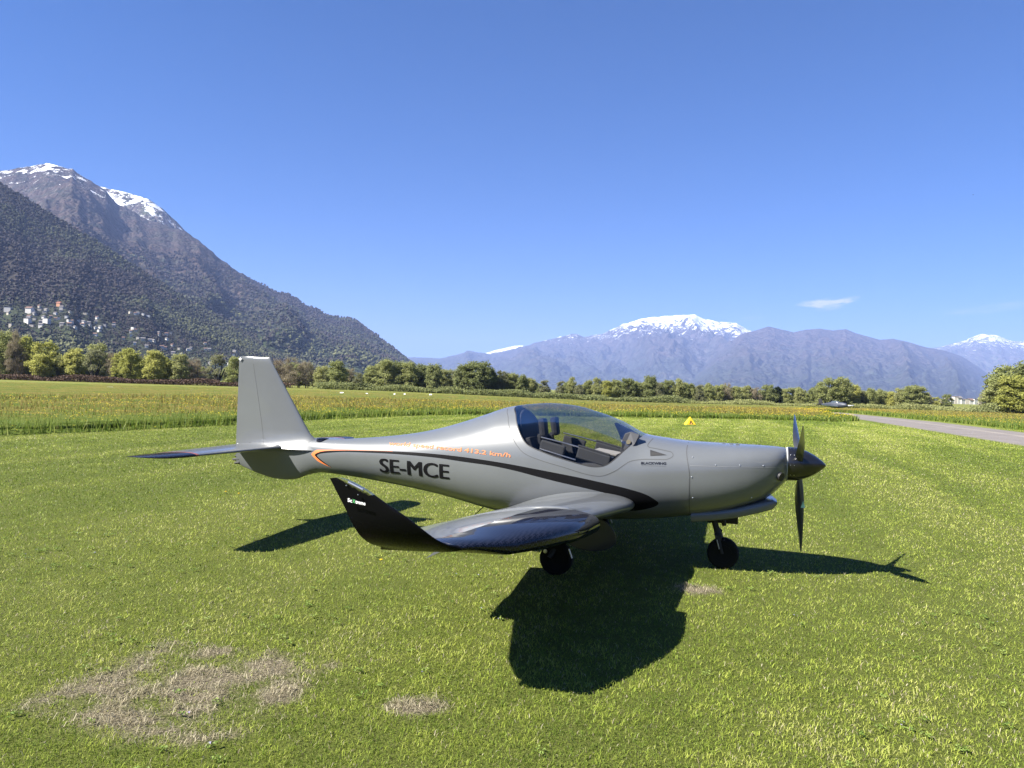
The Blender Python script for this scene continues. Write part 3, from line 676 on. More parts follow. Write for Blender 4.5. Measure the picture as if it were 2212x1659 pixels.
# undergrowth at the foot of the trees: one mass of leaf sprays
def leaf_mass(name, label, path, n, hmin, hmax, depth_sd, leaf, mat, seed):
    r = np.random.default_rng(seed); P, L = polyline(path, 400)
    t = r.uniform(0, len(P) - 1.001, n); i = t.astype(int); f = (t - i)[:, None]; xy = P[i] * (1 - f) + P[i + 1] * f
    arc = t / 399 * L; hm = hmin + (hmax - hmin) * np.clip(1.6 * fbm(arc / 5.0, arc * 0, 4, seed) - 0.3, 0, 1)
    xy = xy + r.normal(0, depth_sd, (n, 2)); u = r.uniform(0, 1, n) ** 0.6
    z = gz(xy[:, 0], xy[:, 1]) + hm * u
    pos = np.stack([xy[:, 0], xy[:, 1], z], -1)
    a = r.normal(0, 1, (n, 3)); a /= np.linalg.norm(a, axis=1)[:, None]; b = np.cross(a, r.normal(0, 1, (n, 3))); b /= np.linalg.norm(b, axis=1)[:, None]
    s = leaf * r.uniform(0.6, 1.6, n)[:, None]
    V = np.stack([pos - a * s, pos - b * s * 0.6, pos + a * s, pos + b * s * 0.6], 1).reshape(-1, 3)
    o = obj(name, mesh_np(name, V, np.arange(len(V)).reshape(-1, 4), False, [mat], colors={'tone': np.repeat(r.uniform(0, 1, n), 4)}))
    tag(o, label, None, kind='stuff')
def path_px(pts): return [tuple(pt_ray(px, 838, d)[:2]) for px, d in pts]
leaf_mass('undergrowth', 'dark low bushes along the foot of the far trees', path_px([(690, 199), (900, 197), (1100, 196), (1300, 199), (1480, 202)]), 32000, 0.6, 2.3, 1.2, 0.17, LEAF['green'], 5)
leaf_mass('undergrowth', 'low mixed bushes under the trees behind the propeller', path_px([(1480, 205), (1650, 222), (1850, 216), (2020, 214), (2130, 190)]), 22000, 0.4, 1.7, 1.3, 0.16, LEAF['olive'], 6)
leaf_mass('undergrowth', 'reddish brown brambles below the trees on the left', path_px([(-80, 203), (60, 202), (300, 200), (520, 199), (620, 200)]), 30000, 0.7, 1.9, 1.1, 0.15, leaf_mat('bramble', [(0.070, 0.042, 0.032), (0.11, 0.068, 0.050), (0.10, 0.085, 0.045)], 0.1), 7)
leaf_mass('undergrowth', 'dark bushes at the foot of the large trees on the right edge', path_px([(2110, 147), (2200, 147), (2330, 150)]), 14000, 0.5, 2.2, 1.1, 0.16, LEAF['green'], 8)
for px, pt_, dp, lab in ((255, 805, 203, 'small very dark bush at the foot of the ivy-clad tree'), (520, 812, 200, 'dark green bush on the bank left of the tail fin'), (230, 808, 203, 'small dark evergreen bush under the trees on the left')):
    top = pt_ray(px, pt_, dp); g = float(gz(top[0], top[1])); h = top[2] - g
    V, Fq, tone, C = crown_mesh(int(px), 1500, 14, 0.03, 1.7, 0.0)
    rt = empty('bush', (top[0], top[1], g)); obj('foliage', mesh_np('foliage', V * h, Fq, False, [LEAF['dark']], colors={'tone': tone}), rt)
    st = MB().tube([(0, 0, -0.1), (0, 0, h * 0.5)], [0.08, 0.03], 6).build('stem', m_bark_dark, rt)
    tag(rt, lab, 'bush')

# ------------------------------------------------------------------ village on the hill, town across the lake
bvh = BVHTree.FromPolygons([tuple(p) for p in HV], [tuple(int(i) for i in qq) for qq in HQ])
M_W = [pbr('plaster_white', (0.60, 0.585, 0.55), 0.9), pbr('plaster_cream', (0.46, 0.42, 0.35), 0.9), pbr('plaster_grey', (0.28, 0.275, 0.27), 0.9), pbr('plaster_orange', (0.52, 0.26, 0.14), 0.9)]
M_R = [pbr('roof_grey', (0.16, 0.15, 0.15), 0.9), pbr('roof_brown', (0.16, 0.095, 0.07), 0.9), pbr('roof_red', (0.30, 0.13, 0.085), 0.9)]
m_pane = pbr('window_dark', (0.03, 0.035, 0.04), 0.15)
def house_meshes(w, d, h, wm, rm, flat, windows):
    wb = MB().box((0, 0, h / 2 - 1.5), (w, d, h + 3)); rb = MB()
    if flat: rb.box((0, 0, h + 0.15), (w + 0.5, d + 0.5, 0.3))
    else:
        for sgn in (-1, 1):
            rb.prism([(-w / 2 - 0.5, sgn * (d / 2 + 0.6), h - 0.35), (w / 2 + 0.5, sgn * (d / 2 + 0.6), h - 0.35), (w / 2 + 0.5, 0, h + d * 0.26), (-w / 2 - 0.5, 0, h + d * 0.26)], (0, 0, 0.22))
        wb.prism([(-w / 2, -d / 2, h), (-w / 2, d / 2, h), (-w / 2, 0, h + d * 0.24)], (w, 0, 0))
    return wb, rb
def house(loc, rz, w, d, h, wm, rm, flat, label, group, windows=0, name='house'):
    root = empty(name, loc, rz)
    wb, rb = house_meshes(w, d, h, wm, rm, flat, windows)
    wall = wb.build('wall', wm, root); rb.build('roof', rm, root)
    if windows:
        nf = max(1, int(h // 3)); nw = max(2, int(w // 3))
        for fz_ in range(nf):
            for k in range(nw):
                MB().box(((k + 0.5) * w / nw - w / 2, -d / 2 - 0.02, 1.7 + fz_ * 3), (1.2, 0.12, 1.5)).build('window', m_pane, root)
    tag(root, label, 'house' if name == 'house' else 'building', group); return root
def on_hill(px, py):
    hit = bvh.ray_cast(Vector(CAM), Vector(pix_dir(px, py)))
    return hit[0]
HOUSE_GROUP = 'houses of the hillside village'
small = 'small pale house among trees in the hillside village'
special = [(18, 671, 10, 8, 5.5, 0, 0, True, 'large white house at the upper left end of the hillside village'), (128, 661, 7, 6, 5.5, 3, 2, False, 'tall orange house above the rest of the hillside village'), (60, 698, 9, 7, 7, 0, 0, True, 'white block at the lower left of the hillside village'), (101, 698, 9, 7, 7, 0, 0, True, 'white flat-roofed block lowest in the middle of the village'), (64, 676, 10, 8, 8, 0, 1, False, 'white gabled house beside the bright meadow in the village')]
SPECIAL_AT = []
for (px, py, w, d, h, wi, ri, fl, lab) in special:
    p0 = on_hill(px, py)
    if p0: SPECIAL_AT.append((p0[0], p0[1])); house(p0, random.uniform(-0.3, 0.3), w, d, h, M_W[wi], M_R[ri], fl, lab, HOUSE_GROUP, 0)
pr_h = []
def near_curve(x):   # the band of houses slopes down to the right
    return np.interp(x, [0, 110, 200, 260, 330, 420, 520], [684, 686, 699, 718, 738, 752, 765])
rr = random.Random(4); spots = []
tries = 0
while len(spots) < 74 and tries < 4000:
    tries += 1
    px = rr.triangular(2, 430, 120) if rr.random() < 0.8 else rr.uniform(180, 520)
    py = near_curve(px) + rr.gauss(0, 11 if px < 240 else 14)
    if all((px - a) ** 2 / 60 + (py - b) ** 2 / 14 > 1 for a, b in spots): spots.append((px, py))
spots += [(281, 677), (292, 680), (298, 679), (309, 681), (320, 684), (360, 735)]
protos = {}; HOUSE_AT = []
for (px, py) in spots:
    p0 = on_hill(px, py)
    if not p0: continue
    HOUSE_AT.append((p0[0], p0[1]))
    key = (rr.choice([0, 0, 1, 1, 2]), rr.choice([0, 0, 1]), rr.random() < 0.3, rr.choice([0, 1, 2]))
    ek = (key, 0)
    lab = 'small %s house with %s roof %s of the hillside village' % (('white', 'cream', 'grey')[key[0]], 'flat' if key[2] else ('grey gabled', 'brown gabled')[key[1]], 'at the left end' if px < 80 else ('in the middle' if px < 190 else ('on the right side' if px < 330 else 'at the far right end')))
    if key not in protos:
        w, d, h = [(4.6, 4.4, 3.2), (6.2, 4.6, 3.4), (4.0, 4.0, 3.8)][key[3]]
        protos[key] = house(p0, rr.uniform(-0.6, 0.6), w, d, h, M_W[key[0]], M_R[key[1]], key[2], lab, HOUSE_GROUP)
    else:
        o = protos[key]; c_ = o.copy(); COL.objects.link(c_); c_.location = p0; c_.rotation_euler = (0, 0, rr.uniform(-0.6, 0.6)); c_['label'] = lab
        for ch in list(o.children):
            e = ch.copy(); COL.objects.link(e); e.parent = c_
# the wood on the hill: rounded crowns too many to count, one object
def wood(n, HV, HQ, name, label, size, seed, rmax, zmax, r_in=0):
    r = np.random.default_rng(seed); V0 = HV[HQ].mean(1); A = np.linalg.norm(np.cross(HV[HQ[:, 2]] - HV[HQ[:, 0]], HV[HQ[:, 3]] - HV[HQ[:, 1]]), axis=1)
    ok_ = (V0[:, 2] > 2) & (np.abs(np.arctan2(V0[:, 0], V0[:, 1])) < radians(46)) & (np.hypot(V0[:, 0], V0[:, 1]) < rmax) & (np.hypot(V0[:, 0], V0[:, 1]) > r_in) & (V0[:, 2] < zmax); w_ = A * ok_; w_ /= w_.sum()
    i = r.choice(len(HQ), n, p=w_); u = r.uniform(0, 1, (n, 1)); v_ = r.uniform(0, 1, (n, 1)); Q_ = HV[HQ[i]]
    P_ = (Q_[:, 0] * (1 - u) + Q_[:, 1] * u) * (1 - v_) + (Q_[:, 3] * (1 - u) + Q_[:, 2] * u) * v_
    hs_ = np.array(HOUSE_AT + SPECIAL_AT)
    d = np.full(n, 1e9)
    for hx, hy in hs_:
        R_ = np.hypot(hx, hy); al = (P_[:, 0] * hx + P_[:, 1] * hy) / R_ - R_; ac = np.abs(P_[:, 0] * hy - P_[:, 1] * hx) / R_
        d = np.minimum(d, np.where(al < 0, np.maximum(ac, -al / 3.2), np.hypot(ac, al)))     # gardens open towards the valley
    P_ = P_[d > 8.0]; d = d[d > 8.0]; n = len(P_)
    hh_ = size * r.uniform(5.5, 11, n) * (0.7 + 0.6 * fbm(P_[:, 0] / 120, P_[:, 1] / 120, 3, 71)) * (0.55 + 0.45 * sstep(8, 40, d)); ww = hh_ * r.uniform(0.38, 0.62, n)
    k4 = np.arange(4) * pi / 2; ph_ = r.uniform(0, 1.6, (n, 1)); rings = []
    for zf, rf in ((0.10, 0.75), (0.60, 1.0)):
        rr2 = ww[:, None] * rf * r.uniform(0.75, 1.25, (n, 4)); a = k4[None] + ph_ + zf
        rings.append(np.stack([P_[:, :1] + rr2 * np.cos(a), P_[:, 1:2] + rr2 * np.sin(a), P_[:, 2:3] + hh_[:, None] * (zf + r.uniform(-0.08, 0.08, (n, 4)))], -1))
    top = P_ + np.stack([ww * r.uniform(-0.3, 0.3, n), ww * r.uniform(-0.3, 0.3, n), hh_], -1)
    V = np.concatenate([rings[0], rings[1], top[:, None]], 1)
    b = np.arange(n)[:, None] * 9
    quads = [b + np.array([[k, (k + 1) % 4, 4 + (k + 1) % 4, 4 + k]]) for k in range(4)]; tris = [b + np.array([[4 + k, 4 + (k + 1) % 4, 8]]) for k in range(4)]
    z = P_[:, 2]; g_ = fbm(P_[:, 0] / 150, P_[:, 1] / 150, 4, 73) + 0.25 * (0.5 - z / 400) + r.normal(0, 0.10, n)
    tint = pal(np.clip((g_ - 0.25) / 0.6, 0, 1), [(0.042, 0.034, 0.033), (0.050, 0.043, 0.036), (0.046, 0.050, 0.030), (0.060, 0.068, 0.034), (0.105, 0.112, 0.050)]) * r.uniform(0.78, 1.22, (n, 1))
    me = mesh_np(name, V.reshape(-1, 3), [np.concatenate(quads), np.concatenate(tris)], False, [m_wood], colors={'tint': np.repeat(tint, 9, 0)})
    tag(obj(name, me), label, None, kind='stuff')
m_wood = leafy('wood_crowns', 0.1, 0.9)
wood(29000, HV, HQ, 'hillside_wood', 'mixed bare and budding wood covering the dark hill', 0.72, 5, 2500, 9000)
wood(14000, LV, LQ, 'mountain_wood', 'wood on the lower slopes of the tall bare mountain', 1.25, 6, 4600, 560, 1900)
# pale buildings seen through the gap in the trees at the right and small ones behind the propeller
for k, px in enumerate([2036, 2046, 2055, 2063, 2070, 2078, 2087, 2096, 2106, 2114]):
    b0 = pt_ray(px, 869, 900); g = float(gz(b0[0], b0[1])); top = pt_ray(px, [863, 861, 864, 857, 859, 863, 862, 864, 862, 863][k], 900)
    house((b0[0], b0[1], g), 0.1 * (k % 3), 4.4 + 1.2 * (k % 3), 6, top[2] - g, M_W[0 if k % 3 else 1], M_R[k % 2], k % 3 != 1, 'pale building of the town, %s from the left in the gap between the trees' % ORD[k], 'pale buildings of the town across the lake', 0, 'building')
for k, (px, py) in enumerate([(1572, 864), (1606, 865), (1640, 866)]):
    b0 = pt_ray(px, py + 4, 255); g = float(gz(b0[0], b0[1]))
    house((b0[0], b0[1] , g), 0.05, 4.6, 4, 1.4 + pt_ray(px, py, 255)[2] - g if False else 2.0, M_W[1], M_R[0], True, ['low pale shed behind the trees, furthest left of three', 'low pale shed in the middle of three behind the trees', 'low pale shed behind the trees, nearest the propeller'][k], 'low pale sheds beyond the field', 0, 'shed')

# ------------------------------------------------------------------ aircraft materials
m_paint = pbr('grey_paint', (0.108, 0.116, 0.124), 0.34, metal=0.0, coat=0.55, var=0.05, var_scale=2.5)
m_carbon, nt, out = new_mat('carbon'); T = NT(nt)
tc = T.n('ShaderNodeTexCoord').outputs['Object']
rotm = T.n('ShaderNodeMapping', {0: tc, 'Rotation': (0, 0, radians(45)), 'Scale': (70, 70, 70)}).outputs[0]
ck = T.n('ShaderNodeTexChecker', {'Vector': rotm, 'Scale': 1.0}).outputs['Fac']
p = T.n('ShaderNodeBsdfPrincipled', {'Base Color': T.mix(ck, c4((0.003, 0.004, 0.008)), c4((0.017, 0.019, 0.032))), 'Roughness': T.rng(ck, 0, 1, 0.45, 0.6), 'Coat Weight': 0.55, 'Coat Roughness': 0.03, 'Specular IOR Level': 0.0})
T.link(p.outputs[0], out.inputs[0])
m_stripe = pbr('black_vinyl', (0.006, 0.006, 0.007), 0.5, spec=0.08)
m_carbon2 = pbr('carbon_satin', (0.004, 0.004, 0.005), 0.25, spec=0.12)
m_black = pbr('black_paint', (0.008, 0.008, 0.010), 0.3, coat=0.6)
m_matt = pbr('matt_black', (0.012, 0.012, 0.014), 0.6)
m_orange = pbr('orange_vinyl', (0.72, 0.19, 0.055), 0.45)
m_slogan = pbr('slogan_vinyl', (0.50, 0.19, 0.09), 0.6, spec=0.1)
m_red = pbr('red_vinyl_and_reflection', (0.24, 0.075, 0.05), 0.4)  # stabilizer band, and the reflection streak painted on the wings
m_white = pbr('white_vinyl', (0.8, 0.8, 0.8), 0.5)
m_greenv = pbr('green_vinyl', (0.10, 0.42, 0.14), 0.5)
m_seam = pbr('seam', (0.055, 0.057, 0.060), 0.7)
m_steel = pbr('steel', (0.55, 0.55, 0.56), 0.28, metal=1.0)
m_screw = pbr('screw', (0.5, 0.5, 0.5), 0.3, metal=1.0)
m_rubber = pbr('rubber', (0.006, 0.006, 0.006), 0.8, spec=0.2, bump=0.3, bump_scale=90)
m_fabric = pbr('seat_fabric', (0.030, 0.032, 0.040), 0.85, var=0.3, var_scale=30)
m_trim = pbr('cockpit_trim', (0.045, 0.047, 0.055), 0.7)
m_floor = pbr('cockpit_carpet', (0.20, 0.19, 0.18), 0.9, var=0.2, var_scale=20)
m_navy = pbr('navy_door', (0.010, 0.014, 0.030), 0.4, coat=0.3)
m_bladep = pbr('blade_grey', (0.055, 0.057, 0.060), 0.30, coat=0.5)
m_glass, nt, out = new_mat('canopy_acrylic'); T = NT(nt)
tr = T.n('ShaderNodeBsdfTransparent', {'Color': (0.69, 0.69, 0.68, 1)}); gl = T.n('ShaderNodeBsdfGlossy', {'Color': (1, 1, 1, 1), 'Roughness': 0.02})
fr = T.n('ShaderNodeFresnel', {'IOR': 1.49}).outputs[0]
mx = T.n('ShaderNodeMixShader', {0: T.math('MULTIPLY', fr, 0.36, True), 1: tr.outputs[0], 2: gl.outputs[0]}); T.link(mx.outputs[0], out.inputs[0])
m_lens, nt, out = new_mat('clear_lens'); T = NT(nt)
tr = T.n('ShaderNodeBsdfTransparent', {'Color': (0.9, 0.92, 0.92, 1)}); gl = T.n('ShaderNodeBsdfGlossy', {'Color': (1, 1, 1, 1), 'Roughness': 0.05})
mx = T.n('ShaderNodeMixShader', {0: T.math('ADD', T.n('ShaderNodeFresnel', {'IOR': 1.5}).outputs[0], 0.22, True), 1: tr.outputs[0], 2: gl.outputs[0]}); T.link(mx.outputs[0], out.inputs[0])

# ------------------------------------------------------------------ aircraft: x forward from the spinner tip, y to the left, z up from the ground
YAW = radians(-17.6)
BASE = (-2.4, 0.0)
bx, by = 2.98 + cos(YAW) * BASE[0], 7.255 + sin(YAW) * BASE[0]
PLANE = empty('light_aircraft', (bx, by, 0), YAW)
tag(PLANE, 'grey two-seat low-wing light aircraft with black winglets and SE-MCE on its side', 'aircraft')
OFF = np.array([-BASE[0], 0, 0])
def part(name, V, F, mat, parent=None, smooth=True, mat_idx=None):
    V = np.asarray(V, float) + (OFF if parent is None or parent is PLANE else OFF)
    me = mesh_np(name, V, F, smooth, mat if isinstance(mat, (list, tuple)) else [mat], mat_idx)
    return obj(name, me, parent or PLANE)
def mbpart(mb, name, mat, parent=None, smooth=False, bevel=0.0, angle=40):
    mb.v = [(x + OFF[0], y, z) for x, y, z in mb.v]
    return mb.build(name, mat, parent or PLANE, smooth, bevel, angle)

# x, ztop, zbot, halfw, zc, nu, nl
FT=np.array([
[-0.345,1.200,0.900,0.150,1.05,2.0,2.0],
[-0.38,1.208,0.855,0.215,1.04,2.2,2.1],
[-0.44,1.213,0.790,0.285,1.03,2.4,2.2],
[-0.53,1.217,0.715,0.345,1.01,2.5,2.35],
[-0.70,1.219,0.630,0.415,0.99,2.6,2.5],
[-1.00,1.222,0.545,0.480,0.95,2.6,2.6],
[-1.26,1.228,0.500,0.515,0.92,2.55,2.6],
[-1.50,1.250,0.462,0.540,0.90,2.4,2.6],
[-1.67,1.272,0.440,0.555,0.885,2.3,2.6],
[-1.956,1.404,0.415,0.575,0.87,2.15,2.6],
[-2.198,1.485,0.397,0.585,0.86,2.1,2.6],
[-2.443,1.541,0.385,0.588,0.86,2.1,2.6],
[-2.692,1.556,0.380,0.580,0.86,2.1,2.5],
[-2.894,1.540,0.382,0.566,0.865,2.1,2.45],
[-3.15,1.496,0.395,0.538,0.87,2.1,2.4],
[-3.357,1.425,0.424,0.500,0.875,2.1,2.35],
[-3.567,1.350,0.462,0.450,0.885,2.1,2.3],
[-3.889,1.250,0.518,0.370,0.895,2.05,2.2],
[-4.219,1.173,0.564,0.300,0.90,2.0,2.2],
[-4.558,1.122,0.603,0.240,0.90,2.0,2.1],
[-4.964,1.078,0.640,0.180,0.89,2.0,2.0],
[-5.383,1.046,0.662,0.125,0.87,2.0,2.0],
[-5.58,1.032,0.624,0.095,0.86,2.0,2.0],
[-5.735,1.020,0.566,0.072,0.85,2.0,2.0],
[-5.87,1.008,0.550,0.058,0.85,2.0,2.0],
[-6.00,0.995,0.553,0.048,0.845,2.0,2.0],
[-6.24,0.970,0.597,0.034,0.84,2.0,2.0],
[-6.56,0.945,0.700,0.022,0.84,2.0,2.0]])
def _pchip(x,y):
    h=np.diff(x);d=np.diff(y)/h;m=np.zeros_like(y)
    for k in range(1,len(x)-1):
        if d[k-1]*d[k]>0:
            w1=2*h[k]+h[k-1];w2=h[k]+2*h[k-1];m[k]=(w1+w2)/(w1/d[k-1]+w2/d[k])
    m[0]=d[0];m[-1]=d[-1]
    def f(q):
        q=np.clip(q,x[0],x[-1]);i=np.clip(np.searchsorted(x,q)-1,0,len(x)-2)
        t=(q-x[i])/h[i];t2=t*t;t3=t2*t
        return (2*t3-3*t2+1)*y[i]+(t3-2*t2+t)*h[i]*m[i]+(-2*t3+3*t2)*y[i+1]+(t3-t2)*h[i]*m[i+1]
    return f
_A=FT[::-1]
FF=[_pchip(_A[:,0],_A[:,k]) for k in range(1,7)]
def fus_xs(x): return [f(x) for f in FF]
def fus_S(x,ph):
    """ph 0..2pi: 0 = right side (y=-w), pi/2 top"""
    zt,zb,w,zc,nu,nl=fus_xs(x)
    c=np.cos(ph);s=np.sin(ph)
    n=np.where(s>=0,nu,nl)
    y=-w*np.sign(c)*np.abs(c)**(2/n)
    z=zc+np.where(s>=0,(zt-zc),(zc-zb))*np.sign(s)*np.abs(s)**(2/n)
    return y,z
def fus_w(x,z):
    zt,zb,w,zc,nu,nl=fus_xs(x)
    up=z>=zc
    q=np.where(up,(z-zc)/(zt-zc),(zc-z)/(zc-zb)); n=np.where(up,nu,nl)
    return w*np.maximum(0,1-np.clip(q,0,1)**n)**(1/n)


# outlines on the side of the fuselage (x, z)
def closed_spline(P, n=6, close=True):
    P = np.array(P, float); out = []
    N = len(P)
    for i in range(N if close else N - 1):
        p0, p1, p2, p3 = (P[(i - 1) % N], P[i], P[(i + 1) % N], P[(i + 2) % N]) if close else (P[max(i - 1, 0)], P[i], P[i + 1], P[min(i + 2, N - 1)])
        for k in range(n):
            t = k / n
            out.append(0.5 * (2 * p1 + (p2 - p0) * t + (2 * p0 - 5 * p1 + 4 * p2 - p3) * t * t + (3 * p1 - p0 - 3 * p2 + p3) * t ** 3))
    if not close: out.append(P[-1])
    return np.array(out)
GLASS_LOW = closed_spline([(-3.045, 1.60), (-3.04, 1.504), (-2.981, 1.435), (-2.942, 1.359), (-2.878, 1.250), (-2.806, 1.165), (-2.727, 1.121), (-2.576, 1.072), (-2.395, 1.025), (-2.219, 0.987), (-2.110, 0.972), (-2.006, 0.985), (-1.926, 1.036), (-1.850, 1.113), (-1.749, 1.219), (-1.68, 1.292), (-1.62, 1.36)], 5, False)
GLASS = np.concatenate([GLASS_LOW, [(-1.7, 1.75), (-3.0, 1.75)]])
SEAM_LOW = closed_spline([(-3.125, 1.60), (-3.11, 1.479), (-3.055, 1.405), (-3.027, 1.345), (-2.953, 1.215), (-2.876, 1.120), (-2.784, 1.052), (-2.606, 0.998), (-2.390, 0.950), (-2.214, 0.906), (-2.086, 0.887), (-2.002, 0.895), (-1.895, 0.945), (-1.815, 1.005), (-1.753, 1.043), (-1.639, 1.064), (-1.50, 1.070), (-1.427, 1.074), (-1.374, 1.104), (-1.388, 1.136), (-1.437, 1.148), (-1.56, 1.166), (-1.606, 1.173), (-1.622, 1.195), (-1.587, 1.259), (-1.55, 1.32)], 5, False)
SEAM = np.concatenate([SEAM_LOW, [(-1.55, 1.8), (-3.1, 1.8)]])
ST_UP = closed_spline([(-5.20, 0.738), (-5.32, 0.795), (-5.40, 0.846), (-5.425, 0.873), (-5.388, 0.899), (-5.289, 0.925), (-5.043, 0.948), (-4.718, 0.965), (-4.40, 0.978), (-4.086, 0.986), (-3.777, 0.987), (-3.477, 0.981), (-3.194, 0.967), (-2.928, 0.945), (-2.655, 0.914), (-2.431, 0.887), (-2.213, 0.858), (-2.00, 0.824), (-1.791, 0.786), (-1.626, 0.745), (-1.545, 0.706), (-1.492, 0.664), (-1.51, 0.632), (-1.58, 0.60), (-1.72, 0.565), (-1.95, 0.545)], 4, False)
ST_LO = closed_spline([(-1.95, 0.62), (-1.80, 0.665), (-1.882, 0.699), (-1.999, 0.731), (-2.211, 0.769), (-2.429, 0.804), (-2.653, 0.843), (-2.885, 0.885), (-3.158, 0.918), (-3.473, 0.933), (-3.772, 0.948), (-4.08, 0.952), (-4.394, 0.950), (-4.713, 0.942), (-5.039, 0.929), (-5.30, 0.900), (-5.372, 0.882), (-5.393, 0.866), (-5.368, 0.843), (-5.30, 0.800), (-5.198, 0.741)], 4, False)
STRIPE = np.concatenate([ST_UP, ST_LO])
ORANGE = closed_spline([(-5.22, 0.742), (-5.371, 0.797), (-5.420, 0.830), (-5.464, 0.864), (-5.472, 0.882), (-5.445, 0.906), (-5.40, 0.931), (-5.25, 0.941), (-4.95, 0.958), (-4.6, 0.974), (-4.3, 0.983), (-4.3, 0.978), (-4.718, 0.962), (-5.043, 0.945), (-5.289, 0.920), (-5.388, 0.890), (-5.41, 0.872), (-5.385, 0.846), (-5.31, 0.79)], 4)
def inside(poly, x, z):
    x = np.asarray(x); z = np.asarray(z); c = np.zeros(x.shape, bool)
    for i in range(len(poly)):
        x0, z0 = poly[i]; x1, z1 = poly[i - 1]
        if z0 == z1: continue
        c ^= ((z0 > z) != (z1 > z)) & (x < (x1 - x0) * (z - z0) / (z1 - z0) + x0)
    return c
FIREWALL = -1.212
xs = np.unique(np.concatenate([np.linspace(-6.56, -5.5, 70), np.arange(-5.5, FIREWALL, 0.014), [FIREWALL], np.linspace(FIREWALL, -0.5, 44), np.linspace(-0.5, -0.345, 22)]))
NPH = 176
phs = np.linspace(0, 2 * pi, NPH + 1)[:-1]
PX, PH = np.meshgrid(xs, phs, indexing='ij')
n_x = len(xs)
moved = {}
locked = np.zeros(PX.shape, bool); onc = {}
def evalS(x, ph):
    y, z = fus_S(x, ph); return y, z
for nm, poly in (('glass', GLASS), ('seam', SEAM), ('stripe', STRIPE), ('orange', ORANGE)):
    on = np.zeros(PX.shape, bool)
    Y, Z = evalS(PX, PH); I = inside(poly, PX, Z)
    for axis in (0, 1):
        A = (slice(0, -1), slice(None)) if axis == 0 else (slice(None), slice(None))
        if axis == 0: x0, p0, x1, p1, i0, i1 = PX[:-1], PH[:-1], PX[1:], PH[1:], I[:-1], I[1:]
        else: x0, p0, x1, p1, i0, i1 = PX, PH, np.roll(PX, -1, 1), np.roll(PH, -1, 1), I, np.roll(I, -1, 1)
        dp = p1 - p0; dp = np.where(dp < -pi, dp + 2 * pi, np.where(dp > pi, dp - 2 * pi, dp))
        idx = np.argwhere(i0 != i1)
        if not len(idx): continue
        a = idx[:, 0], idx[:, 1]; xa, pa, xb, dpp = x0[a], p0[a], x1[a], dp[a]; ia = i0[a]
        lo = np.zeros(len(idx)); hi = np.ones(len(idx))
        for _ in range(12):
            md = (lo + hi) / 2; xm = xa + (xb - xa) * md; pm = pa + dpp * md; _, zm = evalS(xm, pm); im = inside(poly, xm, zm)
            lo = np.where(im == ia, md, lo); hi = np.where(im == ia, hi, md)
        md = (lo + hi) / 2
        for k in range(len(idx)):
            i, j = idx[k]; t = md[k]
            tgt = (i, j) if t < 0.5 else ((i + 1, j) if axis == 0 else (i, (j + 1) % NPH))
            dist = min(t, 1 - t)
            if locked[tgt] and not on[tgt]: continue
            if on[tgt] and moved.get((nm, tgt), 9) <= dist: continue
            if tgt[0] in (0, n_x - 1) or xs[tgt[0]] == FIREWALL: continue
            moved[(nm, tgt)] = dist; on[tgt] = True
            PX[tgt] = xa[k] + (xb[k] - xa[k]) * t; PH[tgt] = (pa[k] + dpp[k] * t) % (2 * pi)
    locked |= on; onc[nm] = on
FY, FZ = evalS(PX, PH)
FV = np.stack([PX, FY, FZ], -1).reshape(-1, 3)
anyon = np.zeros(PX.shape, bool)
for v_ in onc.values(): anyon |= v_
ii, jj = np.meshgrid(np.arange(n_x - 1), np.arange(NPH), indexing='ij')
q = np.stack([ii * NPH + jj, ii * NPH + (jj + 1) % NPH, (ii + 1) * NPH + (jj + 1) % NPH, (ii + 1) * NPH + jj], -1).reshape(-1, 4)
onf = anyon.ravel()
quse = onf[q].any(1)
qd = q[quse]
d02 = onf[qd[:, 0]] & onf[qd[:, 2]]
tri = np.concatenate([np.where(d02[:, None], qd[:, [0, 1, 2]], qd[:, [0, 1, 3]]), np.where(d02[:, None], qd[:, [0, 2, 3]], qd[:, [1, 2, 3]])])
rest = q[~quse]
def region(F):
    c_ = FV[F].mean(1)
    g = inside(GLASS, c_[:, 0], c_[:, 2]); s_ = inside(SEAM, c_[:, 0], c_[:, 2]); st = inside(STRIPE, c_[:, 0], c_[:, 2]); og = inside(ORANGE, c_[:, 0], c_[:, 2])
    r = np.zeros(len(F), int); r[og] = 4; r[st] = 3; r[s_] = 2; r[g] = 1; r[(r == 0) & (c_[:, 0] > FIREWALL)] = 5
    return r
rq, rt = region(rest), region(tri)
def sub(sel, name, mats, midx=None):
    fq = rest[np.isin(rq, sel)]; ft = tri[np.isin(rt, sel)]
    used = np.unique(np.concatenate([fq.ravel(), ft.ravel()])); mp = -np.ones(len(FV), int); mp[used] = np.arange(len(used))
    mi = None
    if midx: mi = np.concatenate([np.array([midx[r] for r in rq[np.isin(rq, sel)]], int), np.array([midx[r] for r in rt[np.isin(rt, sel)]], int)])
    o = part(name, FV[used], [mp[fq], mp[ft]], mats, None, True, mi)
    return o
FUSE = sub([0], 'fuselage', [m_paint])
sub([3], 'side_stripe', [m_stripe]); sub([4], 'stripe_edging', [m_orange])
FRAME = sub([2], 'canopy_frame', [m_paint]); GLS = sub([1], 'canopy_glass', [m_glass]); COWL = sub([5], 'engine_cowling', [m_paint])
